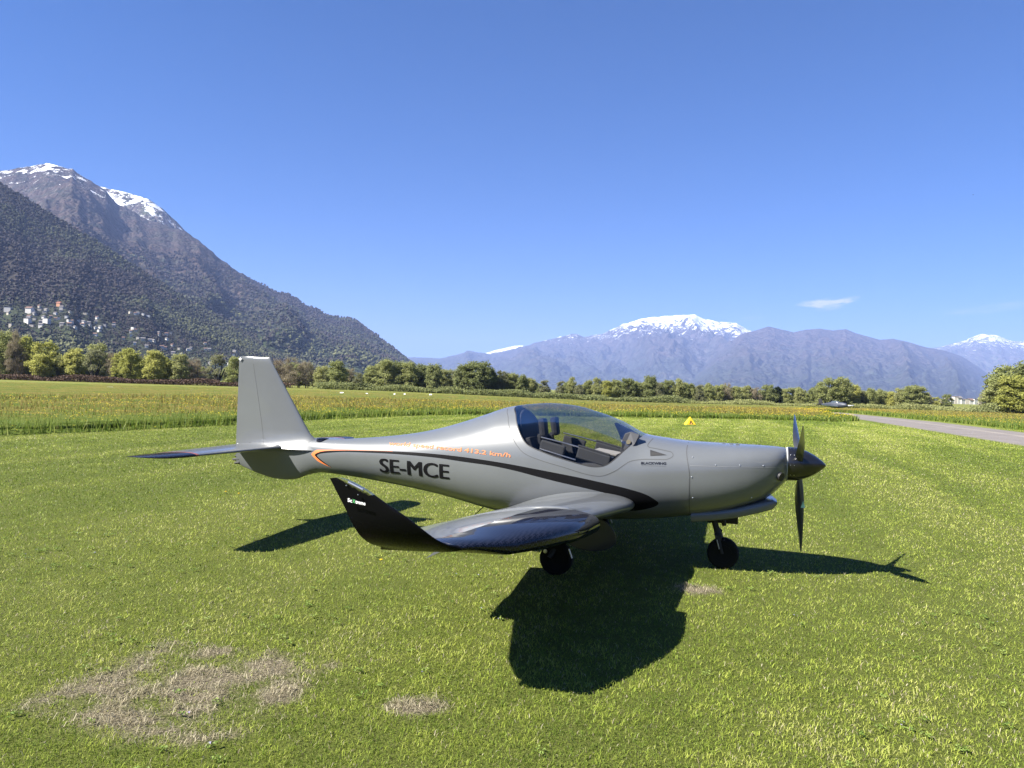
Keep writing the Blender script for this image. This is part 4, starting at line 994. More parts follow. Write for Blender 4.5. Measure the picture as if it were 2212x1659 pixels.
# dark inside skin of the cockpit, a thin shell behind frame and fuselage
yy, zz = FY.copy(), FZ.copy(); cy0 = 0.0; cz0 = 0.9
IV = FV.copy(); IV[:, 1] *= 0.962; IV[:, 2] = cz0 + (IV[:, 2] - cz0) * 0.965
def subin(F, r):
    c_ = FV[F].mean(1)
    return F[(r != 1) & (c_[:, 0] > -3.35) & (c_[:, 0] < -1.30)]
fq, ft = subin(rest, rq), subin(tri, rt)
used = np.unique(np.concatenate([fq.ravel(), ft.ravel()])); mp = -np.ones(len(FV), int); mp[used] = np.arange(len(used))
part('cockpit_lining', IV[used], [mp[fq], mp[ft]], m_trim)
fus_bvh = BVHTree.FromPolygons([tuple(p) for p in FV], [tuple(map(int, f)) for f in rest] + [tuple(map(int, f)) for f in tri])
def skin(x, z, off=0.003, side=-1):
    h = fus_bvh.ray_cast(Vector((x, side * 2.0, z)), Vector((0, -side, 0)))
    if h[0] is None: return np.array([x, side * 0.05, z])
    return np.array(h[0] + h[1] * (off if h[1].dot(Vector((0, side, 0))) > 0 else -off))
def ribbon(name, line, hw, mat, parent, off=0.0018, side=-1):
    L = np.array(line, float); t = np.gradient(L, axis=0); t /= np.linalg.norm(t, axis=1)[:, None] + 1e-9; nrm = np.stack([-t[:, 1], t[:, 0]], -1)
    V = []; 
    for p_, n_ in zip(L, nrm): V += [skin(*(p_ + n_ * hw), off, side), skin(*p_, off, side), skin(*(p_ - n_ * hw), off, side)]
    k = np.arange(len(L) - 1)[:, None] * 3
    F = np.concatenate([k + np.array([[0, 1, 4, 3]]), k + np.array([[1, 2, 5, 4]])])
    return part(name, V, F, mat, parent)
sl = SEAM_LOW[(SEAM_LOW[:, 1] < fus_xs(SEAM_LOW[:, 0])[0] - 0.012)]
for sd in (-1, 1): ribbon('canopy_seam', sl, 0.0030, m_seam, PLANE, 0.0015, sd)
gl_ = GLASS_LOW[(GLASS_LOW[:, 1] < fus_xs(GLASS_LOW[:, 0])[0] - 0.012)]
ribbon('canopy_seal', gl_, 0.0045, m_matt, PLANE, 0.0012, -1)
# firewall joint
jz = np.linspace(0.53, 1.222, 30); jx = FIREWALL - 0.045 * sstep(0.92, 1.2, jz)
ribbon('cowling_joint', np.stack([jx, jz], -1), 0.0035, m_seam, COWL)
ribbon('cowling_joint', np.stack([np.linspace(FIREWALL, -0.42, 40), 1.028 + 0.012 * np.linspace(0, 1, 40)], -1), 0.0016, pbr('fine_joint', (0.20, 0.205, 0.21), 0.6), COWL)
for x_, z_ in ((-0.983, 1.042), (-0.770, 1.049), (-0.563, 1.052), (-1.192, 0.924), (-1.180, 0.730), (-1.192, 1.10), (-0.66, 1.05 - 0.30)):
    c_ = skin(x_, z_, 0.002); mb = MB().lathe(c_, (0, -1, 0.15), [(-0.004, 0.006), (0.0012, 0.006), (0.002, 0.004), (0.002, 0.0)], 10)
    mbpart(mb, 'screw', m_screw, COWL, True)
# exhaust outlet on the cowling's cheek
c_ = skin(-0.415, 0.955, 0.004)
hh = fus_bvh.ray_cast(Vector((-0.415, -2, 0.955)), Vector((0, 1, 0)))
mbpart(MB().lathe(c_, tuple(hh[1]), [(-0.02, 0.040), (0.001, 0.040), (0.004, 0.032), (-0.012, 0.026), (-0.012, 0.0)], 18), 'cooling_inlet', m_matt, COWL, True)
c2 = skin(-0.36, 1.00, 0.004)
# chin scoop under the cowling
SC = [(-0.43, 0.70, 0.665, 0.12), (-0.47, 0.725, 0.625, 0.20), (-0.60, 0.70, 0.585, 0.26), (-0.80, 0.645, 0.53, 0.29), (-1.0, 0.61, 0.49, 0.30), (-1.205, 0.585, 0.462, 0.31)]
V = []; NS = 24
for (x_, zt_, zb_, w_) in SC:
    for k in range(NS):
        a = 2 * pi * k / NS; ca, sa = cos(a), sin(a)
        V.append((x_, w_ * np.sign(ca) * abs(ca) ** 0.38, (zt_ + zb_) / 2 + (zt_ - zb_) / 2 * np.sign(sa) * abs(sa) ** 0.38))
F = [[i * NS + k, i * NS + (k + 1) % NS, (i + 1) * NS + (k + 1) % NS, (i + 1) * NS + k] for i in range(len(SC) - 1) for k in range(NS)]
sc_o = part('chin_scoop', V, np.array(F), m_paint, COWL)
mbpart(MB().box((-0.437, 0, 0.682), (0.02, 0.17, 0.024)), 'scoop_mouth', m_matt, COWL)
# cowling top latches and tail cover
for k, x_ in enumerate((-0.80, -0.86, -0.93)): mbpart(MB().box((x_, -0.10 + 0.03 * k, 1.222), (0.035, 0.03, 0.012)), 'latch', m_steel, COWL, bevel=0.003)
mbpart(MB().lathe((-5.40, 0, 1.044), (0, 0, 1), [(-0.02, 0.075), (0.010, 0.070), (0.018, 0.045), (0.02, 0.0)], 20), 'tail_cover', m_carbon, PLANE, True)
# triangular vent in front of the window
vt = [(-1.590, 1.150), (-1.428, 1.111), (-1.581, 1.096)]
def patch(name, poly, mat, parent, off=0.003, side=-1, nsub=6):
    V = []; F = []
    a, b, c_ = [np.array(p_) for p_ in poly]
    idx = {}
    for i in range(nsub + 1):
        for j in range(nsub + 1 - i):
            idx[i, j] = len(V); V.append(skin(*(a + (b - a) * i / nsub + (c_ - a) * j / nsub), off, side))
    for i in range(nsub):
        for j in range(nsub - i):
            F.append((idx[i, j], idx[i + 1, j], idx[i, j + 1]))
            if i + j < nsub - 1: F.append((idx[i + 1, j], idx[i + 1, j + 1], idx[i, j + 1]))
    return part(name, V, np.array(F), mat, parent)
for sd in (-1, 1): patch('air_vent', vt, m_matt, PLANE, 0.0022, sd)
patch('vent_scoop', [(-1.575, 1.135), (-1.46, 1.112), (-1.57, 1.104)], pbr('vent_grey', (0.018, 0.018, 0.019), 0.7), PLANE, 0.0035)

# lettering laid on the skin
def text_mesh(txt, bold=0.0, size=1.0, sub=2, narrow=1.0):
    cu = bpy.data.curves.new('txt', 'FONT'); cu.body = txt; cu.size = size; cu.offset = bold; cu.resolution_u = 4; cu.fill_mode = 'FRONT'
    o = bpy.data.objects.new('txt', cu); COL.objects.link(o); bpy.context.view_layer.update()
    me = bpy.data.meshes.new_from_object(o.evaluated_get(bpy.context.evaluated_depsgraph_get()))
    bpy.data.objects.remove(o)
    bm = bmesh.new(); bm.from_mesh(me); bmesh.ops.triangulate(bm, faces=bm.faces)
    for _ in range(sub):
        long = [e for e in bm.edges if e.calc_length() > 0.18 * size]
        if long: bmesh.ops.subdivide_edges(bm, edges=long, cuts=1); bmesh.ops.triangulate(bm, faces=bm.faces)
    v = np.array([vv.co[:] for vv in bm.verts]); bm.verts.index_update(); f = np.array([[vv.index for vv in ff.verts] for ff in bm.faces]); bm.free()
    return v, f
def side_text(name, txt, p0, p1, height, mat, bold=0.0, slant=0.0, stroke=0.0):
    """from p0 to p1 along the fuselage's right side, letters upright"""
    v, f = text_mesh(txt, bold)
    w = v[:, 0].max() - v[:, 0].min(); u = (v[:, 0] - v[:, 0].min()) / w; cap = 0.73
    P = []; FF_ = []
    for k_, dx in enumerate(np.linspace(-stroke, stroke, 5) if stroke else [0.0]):
        FF_.append(f + len(P)); P += [skin(*((1 - uu) * np.array(p0) + uu * np.array(p1) + np.array([slant * hh_ + dx, hh_ * height / cap])), 0.0030 + 0.0004 * k_) for uu, hh_ in zip(u, v[:, 1])]
    return part(name, P, np.concatenate(FF_), mat)
side_text('registration_lettering', 'SE-MCE', (-4.535, 0.742), (-3.650, 0.740), 0.160, m_stripe, stroke=0.009)
def arc_text(name, txt, pts, height, mat, bold):
    v, f = text_mesh(txt, bold); Pc, L = polyline(pts, 200)
    w = v[:, 0].max() - v[:, 0].min(); u = (v[:, 0] - v[:, 0].min()) / w
    b = np.stack([np.interp(u, np.linspace(0, 1, 200), Pc[:, k]) for k in (0, 1)], -1)
    return part(name, [skin(bb[0], bb[1] + hh_ * height / 0.73, 0.0035) for bb, hh_ in zip(b, v[:, 1])], f, mat)
arc_text('slogan_lettering', 'world speed record 413.2 km/h', [(-4.455, 1.036), (-4.0, 1.040), (-3.5, 1.034), (-2.945, 1.014)], 0.042, m_slogan, 0.018)
side_text('maker_lettering', 'BLACKWING', (-1.660, 1.018), (-1.428, 1.026), 0.022, m_black, bold=0.03)
ribbon('maker_underline', [(-1.655, 1.006), (-1.432, 1.013)], 0.0012, m_seam, PLANE)

# ---- fin and rudder
def foil(n=20):
    t = np.linspace(0, 1, n); c = 0.5 * (1 - np.cos(pi * t))
    yt = 5 * (0.2969 * np.sqrt(c) - 0.126 * c - 0.3516 * c ** 2 + 0.2843 * c ** 3 - 0.1036 * c ** 4)
    return c, yt                                      # half thickness for a unit thickness ratio
def loft(sections, closed=True):
    n = len(sections[0]); V = np.concatenate(sections); m = len(sections)
    i, j = np.meshgrid(np.arange(m - 1), np.arange(n - 1), indexing='ij')
    F = np.stack([i * n + j, i * n + j + 1, (i + 1) * n + j + 1, (i + 1) * n + j], -1).reshape(-1, 4)
    return V, F
cc, yt = foil(24)
ring_c = np.concatenate([cc[::-1], cc[1:]]); ring_t = np.concatenate([yt[::-1], -yt[1:]])
def fin_edges(z):
    le = np.interp(z, [0.92, 1.00, 1.045, 1.10, 1.20, 1.981], [-5.25, -5.40, -5.505, -5.565, -5.635, -6.146]); return le, np.interp(z, [0.9, 2.0], [-6.583, -6.574])
secs = []
zs_ = np.concatenate([np.linspace(0.92, 1.2, 10), np.linspace(1.26, 1.955, 16), [1.972, 1.981]])
for z in zs_:
    le, te = fin_edges(z); ch = le - te
    th = np.interp(z, [0.92, 1.0, 1.1, 1.3, 1.95, 1.975, 1.981], [0.19, 0.125, 0.095, 0.082, 0.075, 0.045, 0.012]) * ch
    secs.append(np.stack([le - ring_c * ch, ring_t * th, np.full_like(ring_c, z) + 0.006 * ring_c * (z > 1.96)], -1))
V, F = loft(secs); V = np.array(V)
hz_ = lambda z: np.interp(z, [0.957, 1.905], [-6.155, -6.362])
fc = V[F].mean(1); isr = (fc[:, 0] < hz_(fc[:, 2])) & (fc[:, 2] > 0.955)
def subpart(name, V, F, mat, parent=None, smooth=True):
    used = np.unique(F); mp = -np.ones(len(V), int); mp[used] = np.arange(len(used)); return part(name, V[used], mp[F], mat, parent, smooth)
FIN = subpart('fin', V, F[~isr], m_paint); RUD = subpart('rudder', V, F[isr], m_paint)
capv = secs[-1]; nn = len(ring_c); k = np.arange(nn // 2)
part('fin_cap', capv, np.stack([k, k + 1, nn - 2 - k, nn - 1 - k], -1)[:-1], m_paint, FIN)
for sd in (-1, 1):
    zz_ = np.linspace(0.962, 1.90, 24); xx_ = hz_(zz_); L = []
    for x_, z in zip(xx_, zz_):
        le, te = fin_edges(z); ch = le - te; th = np.interp(z, [0.92, 1.0, 1.1, 1.3, 1.95], [0.19, 0.125, 0.095, 0.082, 0.075]) * ch
        yv = np.interp((le - x_) / ch, cc, yt) * th + 0.0012
        L += [(x_ - 0.0022, sd * yv, z), (x_ + 0.0022, sd * yv, z)]
    k = np.arange(len(zz_) - 1)[:, None] * 2; part('rudder_gap', L, k + np.array([[0, 1, 3, 2]]), m_seam, RUD)
mbpart(MB().box((-6.545, -0.018, 1.955), (0.045, 0.004, 0.010)).box((-6.545, -0.018, 1.955), (0.010, 0.0045, 0.04)), 'tail_light', m_white, RUD)
mbpart(MB().box((-6.25, -0.05, 0.959), (0.22, 0.01, 0.006)), 'rudder_foot', m_matt, RUD)
# ragged rear end below the stabiliser
for k, (z, l) in enumerate(((0.80, 0.03), (0.755, 0.06), (0.715, 0.03))): mbpart(MB().tube([(-6.52, 0, z), (-6.56 - l, 0, z - 0.01)], [0.022, 0.012], 8), 'tail_fitting', m_matt, FUSE, True)
# stern antenna below and blade antennas under the belly
mbpart(MB().tube([(-3.36, 0.0, 0.455), (-3.42, -0.02, 0.40), (-3.58, -0.06, 0.24)], [0.010, 0.006, 0.003], 6), 'belly_antenna', m_matt, FUSE, True)

# ---- stabilisers
def stab(side):
    ys = np.concatenate([[0.0, 0.10, 0.22, 0.30], np.linspace(0.5, 1.38, 6), [1.42, 1.46, 1.62, 1.72, 1.80, 1.86, 1.905, 1.93]])
    secs = []
    for y in ys:
        le = np.interp(y, [0, 0.12, 0.3, 1.62, 1.72, 1.80, 1.86, 1.905, 1.93], [-5.86, -5.88, -5.90, -5.94, -5.96, -5.99, -6.04, -6.12, -6.22]); te = np.interp(y, [0, 1.7, 1.93], [-6.60, -6.40, -6.36])
        ch = le - te; th = np.interp(y, [0, 0.25, 1.7, 1.88, 1.93], [0.12, 0.10, 0.095, 0.06, 0.012]) * ch
        z0 = 0.932 + 0.004 * y
        secs.append(np.stack([le - ring_c * ch, np.full_like(ring_c, side * y), z0 + ring_t * th], -1))
    V, F = loft(secs); fc = V[F].mean(1); ya = np.abs(fc[:, 1])
    chord = np.interp(ya, [0, 1.93], [0.72, 0.45]); fr_ = np.concatenate([0.5 * (ring_c[:-1] + ring_c[1:])] * (len(ys) - 1))
    root = subpart('stabilizer', V, F[(fr_ < 0.66) & (ya < 1.42)], m_paint)
    subpart('elevator', V, F[(fr_ >= 0.66) & (ya < 1.42)], m_paint, root)
    subpart('stabilizer_band', V, F[(ya >= 1.42) & (ya < 1.46)], m_red, root); subpart('stabilizer_tip', V, F[ya >= 1.46], m_carbon, root)
stab(-1); stab(1)

# ---- wings
def wing_sec(y):
    """leading edge, trailing edge (x, z) and thickness ratio at a distance y from the centre line"""
    le = np.interp(y, [0.3, 0.5, 0.6, 0.75, 1.0, 2.199, 2.2, 2.6, 2.9, 3.3, 3.6, 3.8, 3.95, 4.05], [-1.72, -1.71, -1.70, -1.69, -1.72, -1.82, -1.715, -1.710, -1.725, -1.815, -1.93, -2.02, -2.09, -2.135])
    te = np.interp(y, [0.3, 0.6, 2.8, 3.7, 3.9, 4.05], [-3.02, -2.955, -2.885, -2.715, -2.635, -2.56])
    zl = 0.635 + 0.069 * (y - 0.6) - 0.028 * sstep(3.0, 3.9, y) + (-0.036 if 2.2 <= y < 3.9 else 0) * np.interp(y, [2.2, 3.6, 3.9], [1, 1, 0]); zt = 0.515 + 0.082 * (y - 0.6)
    th = np.interp(y, [0.5, 1.0, 2.199, 2.2, 3.6, 3.9, 4.05], [0.150, 0.145, 0.140, 0.156, 0.150, 0.125, 0.105]); return le, te, zl, zt, th
camb = lambda c: 0.022 * np.where(c < 0.4, (0.8 * c - c * c) / 0.16, (0.2 + 0.8 * c - c * c) / 0.36)
def wing_ring(side, y):
    le, te, zl, zt, th = wing_sec(y); ch = le - te; s_ = np.clip((0.95 - y) / 0.38, 0, 1.45)
    nose = 1 + (0.55 * np.exp(-ring_c / 0.06) if 2.2 <= y < 3.9 else 0.0) * np.interp(y, [2.2, 3.6, 3.9], [1, 1, 0])      # blunt leading edge of the cuff
    x = le - ring_c * ch; z = zl + (zt - zl) * ring_c + (camb(ring_c) + ring_t * nose * th) * ch
    up = ring_t > 0
    bump = sstep(0.04, 0.55, ring_c) * (1 - sstep(0.60, 1.0, ring_c))
    z = z + np.where(up, 0.030, -0.02) * s_ ** 3.0 * bump        # fillet to the fuselage
    return np.stack([x, np.full_like(x, side * y), z], -1)
FR = 0.5 * (ring_c[:-1] + ring_c[1:])
WST = [dict(le=(-2.16, 4.035, 0.855), te=(-2.575, 4.02, 0.812), cant=18, th=.11), dict(le=(-2.20, 4.105, 0.892), te=(-2.600, 4.10, 0.845), cant=40, th=.105), dict(le=(-2.245, 4.155, 0.940), te=(-2.624, 4.165, 0.895), cant=62, th=.095), dict(le=(-2.34, 4.20, 1.02), te=(-2.650, 4.205, 0.962), cant=78, th=.09), dict(le=(-2.45, 4.222, 1.088), te=(-2.688, 4.225, 1.05), cant=80, th=.085), dict(le=(-2.548, 4.236, 1.150), te=(-2.728, 4.238, 1.125), cant=80, th=.085), dict(le=(-2.625, 4.244, 1.187), te=(-2.752, 4.245, 1.172), cant=80, th=.08), dict(le=(-2.685, 4.248, 1.204), te=(-2.764, 4.249, 1.194), cant=80, th=.05), dict(le=(-2.72, 4.25, 1.207), te=(-2.765, 4.25, 1.199), cant=80, th=.01)]
def interp_st(P, m=4):
    out = []
    keys = np.array([np.concatenate([d['le'], d['te'], [d['cant'], d['th']]]) for d in P])
    sp = closed_spline(keys, m, False); return sp
def make_wing(side):
    ys = np.concatenate([np.linspace(0.36, 1.05, 16), np.linspace(1.2, 2.1, 5), [2.1990, 2.2], np.linspace(2.3, 2.74, 4), [2.76], np.linspace(2.9, 3.6, 6), np.linspace(3.68, 4.0, 6)])
    secs = [wing_ring(side, y) for y in ys]
    V, F = loft(secs); yc = np.repeat(0.5 * (ys[1:] + ys[:-1]), len(FR)); fr_ = np.tile(FR, len(ys) - 1); upf = np.tile(0.5 * (ring_t[1:] + ring_t[:-1]) > 0, len(ys) - 1)
    cuff = ((yc > 2.2) & (fr_ < np.where(upf, 0.38, 0.24))) | ((yc > 3.72) & (fr_ < 0.3)) | (yc > 3.90)
    ail = (yc > 2.76) & (yc < 3.68) & (fr_ > 0.76)
    fair = yc < 0.95
    stripe = (yc > 2.5) & (yc < 3.6) & upf & (fr_ >= 0.38) & (fr_ < 0.40) & ~cuff  # painted reflection: reddish streak standing for the slogan mirrored in the wing
    w_o = subpart('wing', V, F[~(cuff | ail | fair | stripe)], m_paint)
    subpart('wing_fairing', V, F[fair], m_paint, w_o); subpart('leading_edge_cuff', V, F[cuff], m_carbon, w_o); subpart('aileron', V, F[ail], m_paint, w_o); subpart('reflection_streak', V, F[stripe], m_red, w_o)
    # split flap, lowered
    fsec = []
    for y in np.linspace(0.98, 2.75, 14):
        le, te, zl, zt, th = wing_sec(y); ch = le - te
        hx, hzz = le - 0.70 * ch, zl + (zt - zl) * 0.70 - 0.030; fl = 0.335 * ch; dn = radians(33)
        u = ring_c; xx = hx - u * fl * cos(dn) - ring_t * 0.10 * fl * sin(dn); zz2 = hzz - u * fl * sin(dn) + ring_t * 0.11 * fl * cos(dn)
        fsec.append(np.stack([xx, np.full_like(xx, side * y), zz2], -1))
    Vf, Ff = loft(fsec); fo = part('flap', Vf, Ff, m_paint, w_o)
    for sec_ in (fsec[0], fsec[-1]):
        k = np.arange(nn // 2); part('flap_rib', sec_, np.stack([k, k + 1, nn - 2 - k, nn - 1 - k], -1)[:-1], m_paint, fo)
    for y in (1.3, 2.5):
        le, te, zl, zt, th = wing_sec(y); xh = le - 0.70 * (le - te)
        mbpart(MB().prism([(xh + 0.10, side * y, zl - 0.055), (xh - 0.05, side * y, zl - 0.06), (xh - 0.06, side * y, zl - 0.14), (xh - 0.02, side * y, zl - 0.15)], (0, side * 0.012, 0)), 'flap_bracket', m_matt, w_o)
    le, te, zl, zt, th = wing_sec(3.2); xh = le - 0.62 * (le - te)
    mbpart(MB().prism([(xh + 0.07, side * 3.2, zl - 0.06), (xh - 0.07, side * 3.2, zl - 0.065), (xh - 0.03, side * 3.2, zl - 0.125), (xh + 0.005, side * 3.2, zl - 0.125)], (0, side * 0.03, 0)), 'aileron_horn', m_matt, w_o)
    # cuff end face
    r0 = wing_ring(side, 2.2); h = nn // 2; kk = np.arange(h)[cc[::-1][:h] < 0.30] if False else np.arange(h)
    sel = [i for i in range(h) if ring_c[i] < 0.32]
    part('cuff_end', r0, np.array([[i, i + 1, nn - 2 - i, nn - 1 - i] for i in sel[:-1]]), m_carbon, w_o)
    # winglet
    st = interp_st(WST, 5); wsec = [wing_ring(side, 4.0)]; 
    for r_ in st:
        le, te, cant, th = r_[:3], r_[3:6], radians(r_[6]), r_[7]
        ch = np.linalg.norm(le - te); nrm = np.array([0, -sin(cant), cos(cant)])
        pts = le[None] + (te - le)[None] * ring_c[:, None] + nrm[None] * (ring_t * th * ch)[:, None]
        wsec.append(np.stack([pts[:, 0], side * pts[:, 1], pts[:, 2]], -1))
    Vw, Fw = loft(wsec); ns = len(wsec) - 1; si = np.repeat(np.arange(ns), len(FR)); fw_ = np.tile(FR, ns)
    lens = (si > 5 * 4 + 3) & (fw_ < np.interp(si, [24, 28, 34, 40], [0.16, 0.34, 0.42, 0.30]))
    wl_ = subpart('winglet', Vw, Fw[~lens], m_carbon2, w_o)
    ln = subpart('nav_light', Vw, Fw[lens], m_lens, w_o)
    mbpart(MB().tube([tuple(np.array((-2.575, side * 4.238, 1.150))), tuple(np.array((-2.66, side * 4.244, 1.185)))], [0.010, 0.008], 8), 'lamp', m_screw, ln, True)
    return w_o, wsec
WR, wsecR = make_wing(-1); WL, _ = make_wing(1)
# lettering on the outer face of the right winglet
v, f = text_mesh('Sc', 0.03); v2, f2 = text_mesh('X', 0.03); v3, f3 = text_mesh('treme', 0.03)
def winglet_text(v, f, x0, w, name, mat):
    u = (v[:, 0] - v[:, 0].min()) / (v[:, 0].max() - v[:, 0].min())
    P = np.stack([x0 + u * w, np.full(len(u), -4.247) - 0.012, 1.091 + v[:, 1] * 0.026 - 0.012 * (x0 + u * w + 2.69) / 0.1], -1)
    part(name, P, f, mat, WR)
winglet_text(v, f, -2.652, 0.026, 'winglet_lettering', m_white); winglet_text(v2, f2, -2.624, 0.016, 'winglet_lettering', m_greenv); winglet_text(v3, f3, -2.607, 0.058, 'winglet_lettering', m_white)
for p_ in ((-2.665, 1.168), (-2.595, 1.125)): mbpart(MB().lathe((p_[0], -4.256, p_[1]), (0, -1, 0), [(-0.004, 0.004), (0.002, 0.003), (0.003, 0)], 8), 'lens_screw', m_screw, WR)

# ---- propeller
TILT = radians(2.4)
AX = np.array([cos(TILT), 0, sin(TILT) * 0.6]); AX /= np.linalg.norm(AX)
sp = [(-0.345, .158), (-0.335, .160), (-0.262, .158), (-0.25, .150), (-0.20, .140), (-0.15, .120), (-0.10, .093), (-0.06, .064), (-0.03, .040), (-0.012, .022), (0.0, 0.006), (0.002, 0.0)]
SPN = mbpart(MB().lathe((0, 0, 1.055), (1, 0, 0.0), sp, 40), 'spinner', m_black, PLANE, True)
mbpart(MB().lathe((0, 0, 1.052), (1, 0, 0), [(-0.40, 0.13), (-0.352, 0.155), (-0.348, 0.162), (-0.342, 0.162), (-0.340, 0.12)], 40), 'spinner_ring', pbr('ring_grey', (0.42, 0.43, 0.44), 0.4), COWL, True)
for k in range(10):
    a = radians(18 + 36 * k)
    for xx_ in (-0.318, -0.285):
        mbpart(MB().lathe((xx_, 0.160 * sin(a), 1.055 + 0.160 * cos(a)), (0, sin(a), cos(a)), [(-0.003, 0.0042), (0.0022, 0.0042), (0.003, 0)], 6), 'screw', m_screw, SPN)
def blade(ang):
    st = [(0.10, 0.040, 0.040, 62), (0.16, 0.052, 0.036, 58), (0.24, 0.086, 0.026, 50), (0.34, 0.112, 0.020, 42), (0.46, 0.116, 0.015, 34), (0.58, 0.104, 0.012, 28), (0.68, 0.086, 0.009, 24), (0.76, 0.062, 0.007, 21), (0.81, 0.036, 0.005, 20), (0.835, 0.010, 0.003, 20)]
    er = np.array([0, sin(ang), cos(ang)]); et = np.array([0, cos(ang), -sin(ang)]); ex = np.array([1.0, 0, 0])
    er = er + ex * (-0.045 * cos(ang)); secs = []
    for r_, c_, t_, pit in st:
        b = radians(pit); cd = cos(b) * et + sin(b) * ex; nd = -sin(b) * et + cos(b) * ex
        o = np.array([-0.235, 0, 1.052]) + er * r_
        secs.append(o[None] + cd[None] * ((0.42 - ring_c) * c_)[:, None] + nd[None] * (ring_t * t_ * 2)[:, None])
    V, F = loft(secs); bo = part('propeller_blade', V, F, m_bladep)
    return bo, secs
for a_ in (57, -62, 178): BL, bsec = blade(radians(a_))
# small badge on the lower blade
r_ = 0.30; c_ = np.array([-0.205, -0.055, 1.052 - 0.37])
part('blade_badge', [c_ + np.array([0.03, -0.005, -0.03]), c_ + np.array([-0.01, -0.012, -0.03]), c_ + np.array([0.01, -0.008, 0.035])], np.array([[0, 1, 2]]), pbr('badge', (0.35, 0.6, 0.45), 0.4), BL, False)

# ---- landing gear
def wheel(c, r, w, parent, ax=(0, 1, 0)):
    t = mbpart(MB().lathe(c, ax, [(-w * .42, r * .55), (-w * .5, r * .72), (-w * .46, r * .90), (-w * .28, r * .985), (0, r), (w * .28, r * .985), (w * .46, r * .90), (w * .5, r * .72), (w * .42, r * .55)], 36), 'wheel', m_rubber, parent, True)
    mbpart(MB().lathe(c, ax, [(-w * .40, 0.0), (-w * .40, r * .16), (-w * .30, r * .2), (-w * .28, r * .48), (-w * .43, r * .56), (w * .43, r * .56), (w * .28, r * .48), (w * .30, r * .2), (w * .40, r * .16), (w * .40, 0)], 28), 'rim', m_matt, t, True)
    return t
ng = mbpart(MB().tube([(-1.03, 0, 0.56), (-0.985, 0, 0.40), (-0.965, 0, 0.335)], [0.032, 0.030, 0.034], 14).tube([(-0.965, 0, 0.34), (-0.94, 0, 0.27)], [0.040, 0.038], 14), 'nose_strut', m_matt, PLANE, True)
mbpart(MB().tube([(-0.955, -0.075, 0.30), (-0.915, -0.08, 0.155)], [0.016, 0.013], 8).tube([(-0.955, 0.075, 0.30), (-0.915, 0.08, 0.155)], [0.016, 0.013], 8).box((-0.957, 0, 0.305), (0.06, 0.17, 0.05)), 'nose_fork', m_matt, ng, True)
mbpart(MB().tube([(-1.04, 0.03, 0.46), (-0.93, 0.03, 0.36), (-0.955, 0.02, 0.30)], 0.010, 6).tube([(-0.925, -0.03, 0.52), (-0.905, -0.03, 0.42)], [0.028, 0.02], 8), 'torque_link', m_matt, ng, True)
mbpart(MB().tube([(-0.97, -0.092, 0.29), (-0.945, -0.092, 0.20)], 0.006, 6), 'brake_line', m_steel, ng, True)
mbpart(MB().box((-0.93, 0.12, 0.50), (0.30, 0.012, 0.16)), 'nose_gear_door', m_matt, ng)
wheel((-0.912, 0, 0.150), 0.152, 0.115, ng)
for sd in (-1, 1):
    y = sd * 0.93
    mg = mbpart(MB().tube([(-2.22, y + sd * 0.02, 0.64), (-2.30, y + sd * 0.02, 0.40), (-2.33, y + sd * 0.0, 0.30)], [0.036, 0.034, 0.038], 12).tube([(-2.33, y, 0.31), (-2.40, y + sd * 0.075, 0.165)], [0.03, 0.024], 10), 'main_strut', m_matt, PLANE, True)
    wheel((-2.355, y, 0.150), 0.152, 0.13, mg)
    mbpart(MB().tube([(-2.30, y - sd * 0.0 + sd * 0.05, 0.42), (-2.27, y + sd * 0.05, 0.30)], 0.007, 6).tube([(-2.22, y + sd * 0.08, 0.26), (-2.19, y + sd * 0.08, 0.18)], 0.007, 6), 'brake_line', m_steel, mg, True)
    mbpart(MB().lathe((-2.44, y + sd * 0.075, 0.22), (0, sd, 0), [(0, 0.02), (0.012, 0.018), (0.014, 0)], 10), 'axle_cap', m_screw, mg, True)
    dm = MB(); pts = [(-2.02 + 0.235 * cos(a), y + sd * (0.12 + 0.0 * a), 0.385 + 0.115 * sin(a) * (1.0 if sin(a) < 0 else 1.7)) for a in np.linspace(0, 2 * pi, 29)[:-1]]
    dm.prism(pts, (0, sd * 0.018, 0)); mbpart(dm, 'gear_door', m_navy, mg, False, 0.004)

# ---- cockpit
for sd in (-1, 1):
    y = sd * 0.24
    st_ = mbpart(MB().box((-2.42, y, 0.66), (0.48, 0.42, 0.14), Matrix.Rotation(radians(-8), 3, 'Y')), 'seat', m_fabric, PLANE, False, 0.04)
    mbpart(MB().box((-2.74, y, 0.93), (0.12, 0.42, 0.58), Matrix.Rotation(radians(-20), 3, 'Y')), 'seat_back', m_fabric, st_, False, 0.04)
    mbpart(MB().box((-2.70, y, 1.305), (0.070, 0.16, 0.20), Matrix.Rotation(radians(-8), 3, 'Y')).box((-2.73, y, 1.16), (0.03, 0.07, 0.16), Matrix.Rotation(radians(-8), 3, 'Y')), 'headrest', m_fabric, st_, False, 0.03)
    mbpart(MB().tube([(-2.25, y, 0.58), (-2.17, y, 0.80), (-2.20, y, 0.90)], [0.012, 0.012, 0.02], 8), 'control_stick', m_matt, PLANE, True)
